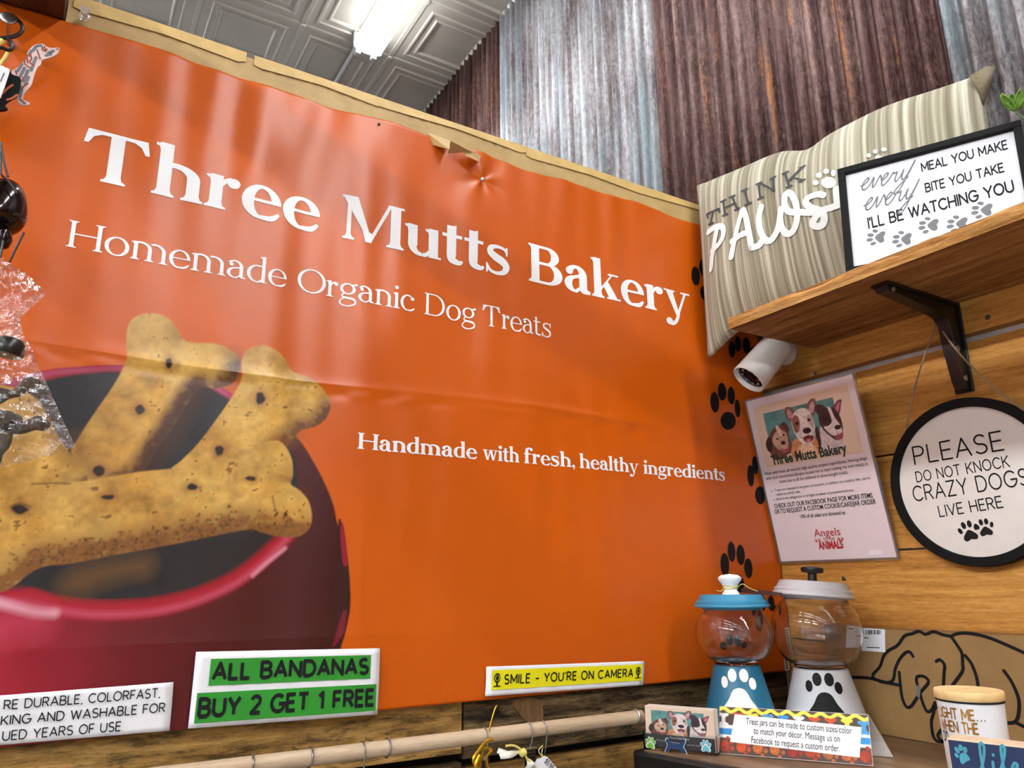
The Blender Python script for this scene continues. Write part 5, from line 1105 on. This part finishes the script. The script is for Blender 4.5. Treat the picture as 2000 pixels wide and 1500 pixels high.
# ---- acrylic business card holder
def card_holder():
    a = onz(1262,1463,TZ); b = onz(1400,1477,TZ); u = b-a; W = float(np.linalg.norm(u)); fr = Frame(a, u, (0,0,1))
    fr.o = fr.o+np.array([0,0,.0005]); o = thing('card_holder', (a+b)/2-fr.n*.012, 'clear acrylic business card holder with paw and bone stickers at the left table end', 'card holder')
    g = NT('clear_acrylic'); g.p(Base_Color=(.93,.95,.97,1), Roughness=.04, Transmission_Weight=1., IOR=1.15)
    mb = MB(); H = float(fr.px(1262,1378)[1]); h0 = H*.42
    for (x0, x1, y0, y1, d0, d1) in ((-.002,W+.002,0,.0025,-.026,.003),(-.002,W+.002,.0025,h0,.0012,.003),(-.002,W+.002,.0025,H*.9,-.026,-.0243),(-.002,-.0006,.0025,h0,-.0243,.0012),(W+.0006,W+.002,.0025,h0,-.0243,.0012)): mb.prism([(x0,y0),(x1,y0),(x1,y1),(x0,y1)], fr, d0, d1)
    mb.build('holder_body', g.m, o)
    cm = simple('card_stock', (236,222,208), .5, vary=.02)
    for k in range(9):
        dz = -.0006-.0022*k; e = thing('business_card', fr(W/2,.003,dz), 'front bakery business card showing three dogs in the acrylic holder' if k == 0 else 'plain business card standing behind the front card in the acrylic holder', 'business card', 'business cards in the acrylic holder')
        MB().prism([(.0008,.0028),(W-.0008,.0028),(W-.0008,H-.0003*(k%3)),(.0008,H-.0003*(k%3))], fr, dz-.0016, dz).build('card', cm, e)
        if k == 0:
            print_dogs('picture', fr, .001, H-.66*.62*(W-.002)-.001, W-.002, dz+.0004, e, .62)
            decal('dark_band', rect(.001,.003,W-.001,H*.36), fr, simple('charcoal_print', (62,58,60), .4, vary=.08), dz+.0009, e)
            A = fit(builtin('Three Mutts Bakery'), W*.36, W*.64, H*.285, .0035)+fit(builtin('Find us on'), W*.16, W*.29, H*.215, .0022)+fit(builtin('and order online'), W*.60, W*.78, H*.17, .0022); decal('lettering', A, fr, M['white'], dz+.0011, e)
    px = lambda x, y: fr.px(1240+x*.1, 1360+y*.1)
    def sticker(pol, m, off): return decal('sticker', pol, fr, m, off, o)
    c = px(325,900); q = px(1400,960); s = .0115
    def outl(P, k): return [[((x-cx_)*k+cx_, (y-cy_)*k+cy_) for x, y in p] for p in P for cx_, cy_ in [np.mean(p, 0)]]
    pg, pb = paw(c[0], c[1], s*1.15, -.1), paw(q[0], q[1], s*1.15, .0)
    bn = [tuple(p) for p in bez([px(*p) for p in ((650,810),(690,820),(730,885),(820,900),(905,905),(940,850),(985,825),(1005,860),(985,930),(965,980),(1000,1040),(1025,1110),(960,1115),(900,1040),(830,1020),(730,1010),(690,1060),(640,1080),(615,1050),(640,990),(660,950),(640,890),(620,840))], 3, True)]
    sticker(outl(pg, 1.28), M['white'], .0034); sticker(outl(pb, 1.28), M['white'], .0034); sticker(outl([bn], 1.07), M['white'], .0036)
    sticker(pg, simple('lime_green_print', (110,190,50), .4), .0038); sticker(pb, simple('aqua_print', (110,196,220), .4), .0038); sticker([bn], simple('navy_blue_print', (18,54,98), .4), .0040)
card_holder()
# ---- folded tent card
def tent():
    fl, frr = onz(1403,1473,TZ), onz(1706,1498,TZ); bk = onz(1745,1480,TZ); u = frr-fl; W = float(np.linalg.norm(u)); u = u/W
    mid = (frr+bk)/2; h = np.hypot(*(mid-CAM)[:2]); rg = athd(1717,1399,h*1.0); Ht = rg[2]-TZ
    nh = np.array([u[1],-u[0],0]); nh = nh if np.dot(nh, CAM-fl) > 0 else -nh; dep = abs(np.dot(bk-frr, nh))/2
    z1 = np.array([0,0,.0008]); fr = Frame(fl+z1, u, np.array([0,0,Ht])-nh*dep); H = float(np.linalg.norm(np.array([0,0,Ht])-nh*dep)); o = thing('tent_card', fl+u*W/2-nh*dep, 'folded brown tent card about custom treat jars on the table front', 'tent card')
    sk = u*max(0., float(np.dot(bk-frr, u))); bkf = Frame(fl+z1-nh*2*dep, u, np.array([0,0,Ht])+nh*dep)
    A0, B0 = fr(0,0), fr(W,0); A1, B1 = fr(0,H), fr(W,H); A2, B2 = bkf(0,0)+sk, bkf(W,0)+sk
    V = []; F = []; n = 6
    for k in range(n+1):
        s = k/n; V += [A0+(A1-A0)*s, B0+(B1-B0)*s]
    for k in range(1, n+1):
        s = k/n; bl_ = -nh*.006*math.sin(math.pi*s); V += [A1+(A2-A1)*s+bl_, B1+(B2-B1)*s+bl_]
    for k in range(2*n): F.append((2*k, 2*k+1, 2*k+3, 2*k+2))
    c = mesh('card', V, F, simple('white_card', (228,226,224), .55, vary=.02), o); md = c.modifiers.new('t', 'SOLIDIFY'); md.thickness = .0009; md.offset = 0
    P = Paint(.0005, W-.0005, .0005, H-.0005, .00055, (84,66,58)); n1, n2 = P.noise(150, 1), P.noise(500, 2); P.c *= (1+.25*n1)[..., None]
    def el(x, y, rx, ry, col, op=1., tex=.3): P.lay(op*np.clip(.5-P.sd(ell(x*W, y*H, rx*W, ry*H, 18))/.0006, 0, 1), np.array(lin(col))*(1+tex*n1*2)[..., None])
    z = [(W*k/60, H*(.925+.042*math.sin(k*.94))) for k in range(61)]; P.line(z, .0042, (250,222,84))
    for x0, x1 in ((0,.1),(.9,1.)):
        P.poly([(W*x0,H*.35),(W*x1,H*.35),(W*x1,H*.585),(W*x0,H*.585)], (244,244,246)); P.poly([(W*x0,H*.395),(W*x1,H*.395),(W*x1,H*.53),(W*x0,H*.53)], (52,142,208))
        for k in range(8):
            xx = x0+(x1-x0)*(k+.5)/8; el(xx,.355,.008,.025,(244,244,246),1,0); el(xx,.58,.008,.025,(244,244,246),1,0)
    for i in range(9):
        x = .045+.114*i; col = ((178,62,36),(190,70,34),(186,96,44),(192,104,52),(168,52,38),(176,60,34),(178,100,58),(186,90,50),(176,58,34))[i]
        el(x,.165,.034,.115,col); el(x+.020,.325,.013,.043,col); el(x+.047,.245,.014,.048,col); el(x+.052,.12,.014,.048,col); el(x+.030,.03,.013,.04,col)
    for i, col in enumerate(((240,240,238),(196,70,36),(246,214,70),(80,150,200),(60,140,208),(240,240,238),(196,80,36),(198,84,36),(246,214,70),(70,150,214))):
        x = .03+.104*i; y = .745 if 0 < i < 9 else .72
        P.poly(bone_shape(x*W, y*H, .20*H*1.25, .125*W*.62, 1.5708)[0], col)
    P.build('printed_front', fr, M['art'], .0012, o)
    px = lambda x, y: fr.px(1200+x*.3, 1300+y*.3)
    q = [tuple(px(*p)) for p in ((785,320),(1610,405),(1597,603),(755,500))]; decal('text_panel', [q], fr, M['white'], .0018, o)
    A = []
    for s, p0, p1, hh in (('Treat jars can be made to custom sizes/color', (858,386), (1548,450), .0082), ('to match your d\u00e9cor. Message us on', (908,448), (1470,503), .0082), ('Facebook to request a custom order.', (893,508), (1470,566), .0082)):
        a, b = px(*p0), px(*p1); d = b-a; L = np.linalg.norm(d); pw, wd = builtin(s); A += xf(pw, a[0], a[1], L/wd, hh/.7, math.atan2(d[1], d[0]))
    decal('lettering', A, fr, M['ink'], .0022, o)
tent()

# ================================================================== DOWEL RAIL UNDER THE BANNER
RY = -.06; rp1, rp0 = ony(1253,1399,RY), ony(470,1496,RY); RZ = float((rp0[2]+rp1[2])/2); RR = .0082
M['dowel'] = wood('pale_beech_dowel', (172,146,118), (198,174,146), (212,190,164), 0, ring=120, bump=.1)
dw = thing('wooden_dowel', (-.75,RY,RZ), 'pale wooden dowel rail fixed on the planks below the orange banner', 'rail')
MB().lathe((-1.5,RY,RZ), [(RR-.001,0),(RR,.001),(RR,1.5+rp1[0]-.001),(RR-.001,1.5+rp1[0])], 28, axis=(1,0,0)).build('rod', M['dowel'], dw, smooth=True)
def eye(px_, py_):          # wire loop that carries the rod from the wall
    x = float(ony(px_, py_, RY)[0]); mb = MB(); R_ = RR+.0012
    mb.tube([(x+.001*math.sin(a), RY+R_*math.cos(a), RZ+R_*math.sin(a)) for a in np.linspace(0, 2*math.pi, 29)[:-1]], .0011, 8, True); mb.tube([(x,RY+R_,RZ),(x,.01,RZ)], .0011, 8)
    mb.build('eye_hook', M['steel'], dw, smooth=True)
for px_, py_ in ((490,1490),(605,1478),(756,1462),(1240,1399),(250,1510)): eye(px_, py_)
def clip(px_, drop, label, yaw=0., grip=True):
    x = float(ony(px_, 1440, RY)[0]); o = thing('clip_hanger', (x,RY,RZ-.03), label, 'clip', 'metal clip hangers on the dowel'); mb = MB(); R_ = RR+.0009
    pts = [(x, RY+R_*math.cos(a), RZ+R_*math.sin(a)) for a in np.linspace(-.9, math.pi+.1, 18)]+[(x,RY-R_-.0005,RZ-.006),(x,RY-.003,RZ-drop)]
    mb.tube(pts, .0009, 8); mb.build('wire_hook', M['steel'], o, smooth=True)
    c, s = math.cos(yaw), math.sin(yaw); tp = np.array([x,RY-.003,RZ-drop]); ax = np.array([c,s,0]); ay = np.array([-s,c,0])
    if grip:
        mb = MB(); w_ = .0135; hh = .026
        for sg in (-1, 1): mb.obox(tp-ax*w_/2+ay*sg*.0012-np.array([0,0,hh]), ax*w_, ay*sg*.0012, np.array([0,0,hh]))
        for kz in (.004, .008): mb.tube([tp-ax*w_/2-ay*.0028-np.array([0,0,kz]), tp+ax*w_/2-ay*.0028-np.array([0,0,kz])], .001, 8)
        mb.build('jaw', M['darkclip'], o, bev=.0005)
        MB().tube([tp-ax*(w_/2+.001), tp+ax*(w_/2+.001)], .0024, 10).build('spring_roll', M['steel'], o, smooth=True)
    return x, tp
xa, ta = clip(708, .030, 'leftmost metal clip hanger on the dowel, cut off by the bottom of the photo'); xb, tb = clip(945, .022, 'metal clip hanger wound with gold ribbon', .8)
xc, tc = clip(1032, .020, 'metal clip hanger beside the white ribbon bow', .1); xd, td_ = clip(1060, .030, 'bare wire clip hook holding the price tag loop', 0, False)
gold = NT('gold_foil_ribbon'); gold.p(Base_Color=(*lin((214,168,44)), 1), Metallic=.8, Roughness=.3); gr = thing('gold_ribbon', tb, 'glittering gold ribbon tied round a clip hanger on the dowel', 'ribbon')
def gpx(pts, y, n=6): return bez([ony(p[0], p[1], y) for p in pts], n)
MB().tube(gpx([(940,1510),(925,1485),(938,1462),(948,1450),(955,1446),(962,1444)], RY-.012), .0021, 6).build('strand', gold.m, gr); MB().tube(gpx([(932,1520),(940,1480),(946,1462),(960,1465),(950,1480),(955,1510)], RY-.010), .0016, 6).build('strand', gold.m, gr)
MB().tube(gpx([(951,1455),(957,1420),(962,1400),(968,1382),(971,1378)], RY-.006), .0009, 6).build('strand', gold.m, gr); MB().tube(gpx([(938,1475),(930,1495),(936,1520)], RY-.014), .0026, 6).build('strand', gold.m, gr)
M['ribbonw'] = simple('white_satin_ribbon', (232,228,218), .4, vary=.03); wb_ = thing('ribbon_bow', tc+np.array([-.02,0,-.03]), 'white and yellow ribbon bow hanging from the dowel clip', 'ribbon')
def strip(name, top, bot, y0, par, mat):
    n = 8; T_ = bez([ony(*p, y=y0) for p in top], n); B_ = bez([ony(*p, y=y0-.003) for p in bot], n); m = min(len(T_), len(B_)); V = list(T_[:m])+list(B_[:m])
    V = [v+np.array([0,-.004*math.sin(k/m*6),0]) for k, v in enumerate(V)]; o = mesh(name, V, [(i, i+1, m+i+1, m+i) for i in range(m-1)], mat, par, True); md = o.modifiers.new('t', 'SOLIDIFY'); md.thickness = .0006
strip('loop', [(974,1461),(990,1466),(1010,1468),(1020,1467)], [(971,1471),(985,1476),(1008,1474),(1020,1471)], RY-.016, wb_, M['ribbonw']); strip('loop', [(975,1473),(990,1466),(1008,1467),(1022,1467)], [(979,1483),(995,1479),(1012,1474),(1024,1472)], RY-.022, wb_, M['ribbonw'])
strip('tail', [(1026,1480),(1026,1492),(1025,1505),(1025,1515)], [(1036,1482),(1042,1492),(1043,1505),(1043,1515)], RY-.018, wb_, M['ribbonw'])
MB().tube(gpx([(988,1457),(1000,1456),(1012,1460),(1021,1469),(1030,1482),(1040,1492),(1045,1500)], RY-.022), .0013, 7).build('yellow_ribbon', M['raffia'], wb_, smooth=True); MB().lathe(ony(1021,1470,RY-.022), [(.001,-.005),(.0045,-.003),(.0045,.003),(.001,.005)], 10, axis=(1,0,.3)).build('knot', M['raffia'], wb_, smooth=True)
tagf = Frame(ony(1075,1500,RY-.02), ony(1060,1476,RY-.02)-ony(1075,1500,RY-.02)+np.array([0,0,0]), ony(1120,1520,RY-.02)-ony(1075,1500,RY-.02))
pt = thing('price_tag', ony(1065,1490,RY-.02), 'white price tag reading five ninety nine hanging by a string from the dowel', 'price tag')
q = [ony(*p, y=RY-.02) for p in ((1044,1490),(1049,1482),(1057,1480),(1063,1476),(1068,1478),(1090,1503),(1110,1530),(1075,1550),(1046,1515))]; t1 = mesh('tag_card', q, [tuple(range(9))], M['paper'], pt); md = t1.modifiers.new('t', 'SOLIDIFY'); md.thickness = .0008
f9 = Frame(ony(1062,1489,RY-.0215), ony(1077,1505,RY-.0215)-ony(1062,1489,RY-.0215), (0.6,0,1)); L9 = float(np.linalg.norm(ony(1077,1505,RY-.0215)-ony(1062,1489,RY-.0215)))
decal('lettering', fit(mono('$5.99', .15, True, .2), 0, L9, 0, .0062), f9, M['ink'], .0006, pt)
MB().tube(gpx([(1060,1456),(1052,1466),(1056,1474),(1061,1479),(1058,1470),(1060,1462)], RY-.014), .0006, 6).build('string', M['raffia'], pt, smooth=True)

# ================================================================== THINGS HANGING AT THE LEFT EDGE
HY = -.055
L4 = lambda x, y: (x*.16, y*.16)
sc = ony(17,33,-.045); hs = tag(MB().lathe((sc[0],.0,sc[2]-.008), [(.0024,0),(.0024,.038),(.0045,.040),(.0078,.044),(.0078,.0455),(.0055,.0465),(.0005,.046)], 18, axis=(0,-1,.16)).build('hanging_screw', M['steel'], smooth=True), 'shiny steel screw in the upper left of the banner carrying a black hook', 'screw')
hk = [ony(*L4(x, y), y=-.038) for x, y in ((-300,250),(-150,190),(0,190),(90,192),(180,215),(250,280),(276,345),(240,410),(170,445),(60,462),(-60,480),(-300,520))]; hook = thing('wire_hook', hk[5], 'black bent wire hanger hook around the steel screw at the upper left', 'hook')
MB().tube(bez(hk, 6), .0021, 8).build('upper_loop', M['blackmetal'], hook, smooth=True); MB().tube(bez([ony(*L4(x, y), y=-.040) for x, y in ((85,462),(130,505),(158,550),(140,600),(95,612),(40,590),(-60,570))], 6), .0019, 8).build('lower_loop', M['blackmetal'], hook, smooth=True)
MB().tube(gpx([L4(-60,860),L4(10,770),L4(60,700),L4(92,645)], -.056), .0016, 7).build('twine', M['raffia'], hook); MB().tube(gpx([L4(-60,560),L4(0,520),L4(30,490)], -.05), .0028, 7).build('twine', M['raffia'], hook)
# dachshund ornament: black body in front, light striped fore part
def fr_at(y): f = Frame((0,y,0), (1,0,0), (0,0,1)); return f, (lambda x, yy: tuple(f.px(*L4(x, yy))))
def dach():
    f, q = fr_at(-.045); o = thing('dachshund_ornament', ony(40,140,-.045), 'flat black and pale striped dachshund cutout hanging at the upper left edge', 'ornament')
    S = [(380,600),(430,565),(520,555),(570,590),(640,605),(700,600),(728,615),(700,670),(640,710),(560,735),(510,755),(495,810),(450,850),(410,960),(385,1050),(330,1120),(290,1170),(280,1230),(310,1245),(365,1275),(350,1295),(280,1300),(230,1270),(215,1200),(240,1100),(245,1000),(150,930),(140,890),(200,850),(270,790),(320,720),(340,650)]
    MB().prism([tuple(p) for p in bez([q(*p) for p in S], 3, True)], f, 0, .003).build('striped_front', simple('pale_pink_print', (226,200,192), .4, vary=.04), o)
    red, gy = simple('brick_red_ink', (164,60,50), .4), simple('slate_ink', (118,120,130), .4, vary=.15)
    A = []; B = []
    for s in ([(450,630),(470,680),(490,745)],[(370,680),(385,740),(365,780),(410,820)],[(335,700),(300,760),(310,810),(365,850)],[(190,885),(205,930)],[(340,1040),(290,1080),(270,1120)],[(285,965),(265,1015)],[(515,600),(530,640),(575,625)],[(540,590),(560,650)],[(330,730),(340,790)],[(690,620),(712,625)]): A += ribbon(bez([np.array(q(*p)) for p in s], 5), .0013)
    for s in ([(400,640),(440,590),(500,575)],[(300,850),(250,950)],[(340,880),(290,1010)],[(440,720),(380,880)],[(270,1080),(245,1200)],[(350,960),(310,1050)],[(590,670),(650,640)],[(380,640),(350,700)],[(270,800),(215,890)],[(560,700),(620,680)],[(245,1230),(300,1280)]): B += ribbon(bez([np.array(q(*p)) for p in s], 4), .0028)
    decal('slate_marking', B, f, gy, .0032, o); decal('red_marking', A, f, red, .0036, o)
    f2, q2 = fr_at(-.052); K = [(-700,1000),(-500,820),(-200,780),(100,860),(150,930),(250,970),(248,1080),(212,1190),(150,1230),(85,1272),(62,1320),(92,1335),(85,1358),(20,1372),(-40,1360),(-60,1280),(-300,1270),(-420,1300),(-450,1380),(-520,1380),(-560,1200)]
    MB().prism([tuple(p) for p in bez([q2(*p) for p in K], 3, True)], f2, 0, .004).build('black_body', M['matteblack'], o, bev=.001)
    C = []
    for s in ([(20,1180),(90,1110),(155,1065)],[(90,1245),(150,1225),(210,1185)],[(-10,1220),(10,1215)]): C += ribbon(bez([np.array(q2(*p)) for p in s], 4), .0022)
    decal('orange_line', C, f2, simple('rust_line', (190,96,50), .4), .0044, o)
dach()
f3, q3 = fr_at(-.060); wt = thing('paper_tag', ony(5,160,-.06), 'white paper tag in front of the black dachshund at the left edge', 'tag')
MB().prism([q3(*p) for p in ((-260,760),(0,802),(20,812),(40,812),(60,830),(95,838),(122,862),(112,900),(60,1060),(10,1190),(-40,1260),(-330,1180))], f3, 0, .0012).build('tag_card', M['paper'], wt)
decal('lettering', ribbon(bez([np.array(q3(*p)) for p in ((5,1010),(30,950),(55,900))], 4), .0012, False), f3, M['grey'], .0016, wt)
# glossy dark pouch with cords
def pouch():
    c = ony(-10,415,-.075); o = thing('glossy_pouch', c, 'glossy dark pouch hanging by thin black cords at the left edge', 'pouch')
    g = NT('black_gloss'); g.p(Base_Color=(*lin((24,10,8)), 1), Roughness=.1); V = []; F = []; n, m = 40, 24
    rx = ony(52,415,-.075)[0]-c[0]; rt, rb = ony(5,350,-.075)[2]-c[2], c[2]-ony(20,465,-.075)[2]
    for j in range(m+1):
        ph = math.pi*j/m; z = math.cos(ph)
        for i in range(n):
            a = 2*math.pi*i/n; r = math.sin(ph)**.8*(1-.22*z)
            V.append((c[0]+rx*1.06*r*math.cos(a)+.006*z, c[1]+.024*r*math.sin(a), c[2]+z*(rt if z > 0 else rb)))
    for j in range(m):
        for i in range(n): F.append((j*n+i, j*n+(i+1)%n, (j+1)*n+(i+1)%n, (j+1)*n+i))
    b = mesh('pouch_body', V, F, g.m, o, True)
    t5 = lambda x, y: (x*.16, 280+y*.16)
    for s, r in (([(5,-20),(30,140),(60,270),(98,410)],.0011),([(0,100),(6,250),(10,380)],.0011),([(20,390),(90,450),(150,530),(200,610)],.0011),([(290,1090),(240,1190),(180,1310),(115,1450)],.0011),([(40,1190),(20,1300),(0,1390)],.0010)):
        MB().tube(bez([ony(*t5(*p), y=-.098) for p in s], 5), r, 7).build('cord', M['blackmetal'], o, smooth=True)
    e = ony(*t5(30,1165), y=-.085); MB().lathe(e, [(.001,-.011),(.006,-.008),(.0085,0),(.006,.008),(.001,.011)], 16).build('bead', g.m, o, smooth=True)
pouch()
# crinkled clear bag with dark contents
def bag():
    y0 = -.085; f = Frame((0,y0,0), (1,0,0), (0,0,1)); o = thing('plastic_bag', ony(50,720,y0), 'crinkled clear plastic bag of dark pieces hanging over the printed bowl at left', 'plastic bag')
    out = [f.px(*p) for p in ((-160,500),(-60,470),(0,502),(60,542),(89,574),(60,602),(42,618),(44,650),(66,690),(100,770),(125,825),(147,871),(131,879),(118,866),(100,888),(40,904),(-20,918),(-160,940))]
    t = NT('crinkled_clear_plastic'); nz = t.noise(t.coord(), 60, 4, .6, .5); t.t.nodes.remove(t.b)
    tr = t.n('ShaderNodeBsdfTransparent'); tr.inputs[0].default_value = (.97,.97,.98,1); gl = t.n('ShaderNodeBsdfGlossy'); gl.inputs['Roughness'].default_value = .12; df = t.n('ShaderNodeBsdfTranslucent'); df.inputs[0].default_value = (.9,.9,.92,1)
    lw = t.n('ShaderNodeLayerWeight'); lw.inputs[0].default_value = .35; m1_ = t.n('ShaderNodeMixShader'); m2_ = t.n('ShaderNodeMixShader'); m1_.inputs[0].default_value = .035
    fac = t.math('ADD', t.math('MULTIPLY', lw.outputs[1], .5), .07); t.t.links.new(fac, m2_.inputs[0]); t.t.links.new(tr.outputs[0], m1_.inputs[1]); t.t.links.new(df.outputs[0], m1_.inputs[2]); t.t.links.new(m1_.outputs[0], m2_.inputs[1]); t.t.links.new(gl.outputs[0], m2_.inputs[2])
    bp = t.n('ShaderNodeBump'); t.t.links.new(nz, bp.inputs['Height']); bp.inputs['Strength'].default_value = .8; bp.inputs['Distance'].default_value = .004; t.t.links.new(bp.outputs[0], gl.inputs['Normal'])
    ou = t.t.nodes['Material Output']; t.t.links.new(m2_.outputs[0], ou.inputs[0])
    rs_ = np.random.RandomState(6); K = [(rs_.uniform(60,240), rs_.uniform(0,6.28), rs_.uniform(0,6.28)) for _ in range(7)]
    for side, nm in ((1,'front_film'),(-1,'back_film')):
        bm = bmesh.new(); fv = bm.faces.new([bm.verts.new((p[0], 0, p[1])) for p in out])
        for ax in (0, 2):
            lo = min(p[ax//2] for p in out); hi = max(p[ax//2] for p in out); q = lo+.004
            while q < hi:
                bmesh.ops.bisect_plane(bm, geom=bm.verts[:]+bm.edges[:]+bm.faces[:], plane_co=(q,0,0) if ax == 0 else (0,0,q), plane_no=(1,0,0) if ax == 0 else (0,0,1), dist=1e-6); q += .0045
        bmesh.ops.triangulate(bm, faces=bm.faces)
        O = np.array(out)
        for v in bm.verts:
            x, z = v.co.x, v.co.z; dmin = min(np.hypot(x-(a[0]+(b[0]-a[0])*s_), z-(a[1]+(b[1]-a[1])*s_)) for a, b in zip(O, np.roll(O, -1, 0)) for s_ in (0,.25,.5,.75)); e = min(1, dmin/.03)
            w_ = sum(abs(math.sin(k*(x*math.cos(a)+z*math.sin(a))+p))*1.0 for k, a, p in K)/7-.5
            v.co.y = y0-side*(.012*e**.6)-side*.010*w_*(.3+.7*e)
        me = bpy.data.meshes.new(nm); bm.to_mesh(me); bm.free(); me.materials.append(t.m); b = bpy.data.objects.new(nm, me); SC.collection.objects.link(b); adopt(b, o)
    dk = simple('dark_rubber', (30,26,24), .3); lea = simple('dark_brown_leather', (64,50,36), .35, vary=.3)
    c = ony(14,682,y0); k1 = MB().lathe(c+np.array([0,0,-.006]), [(.001,0),(.0125,.0),(.0135,.002),(.013,.012),(.0095,.016),(.001,.017)], 28, axis=(.15,0,1)).build('dark_cap', dk, smooth=True); tag(k1, 'small dark round cap inside the clear plastic bag', 'cap')
    def chew(px_, py_, s, rot, label):
        P = [(0,0),(.3,.25),(.7,.4),(1,.25),(1.15,0),(.95,-.25),(.6,-.2),(.3,-.3),(0,-.35),(-.3,-.3),(-.7,-.4),(-1,-.25),(-1.1,.05),(-.8,.35),(-.4,.25)]; cc = f.px(px_, py_); co, si = math.cos(rot), math.sin(rot)
        pl = [(cc[0]+s*(x*co-y*si), cc[1]+s*(x*si+y*co)) for x, y in [tuple(q) for q in bez(P, 3, True)]]
        o_ = MB().prism(pl, f, -.004, .004).build('chew_piece', lea, bev=.0025); tag(o_, label, 'dog chew', 'dark chews in the plastic bag')
    chew(28,762,.020,.5,'dark knotted chew in the upper half of the clear bag'); chew(36,832,.022,.15,'dark knotted chew in the middle of the clear bag'); chew(0,868,.022,1.2,'dark knotted chew at the bottom of the clear bag'); chew(0,800,.022,-.8,'dark knotted chew at the left edge of the clear bag')
bag()
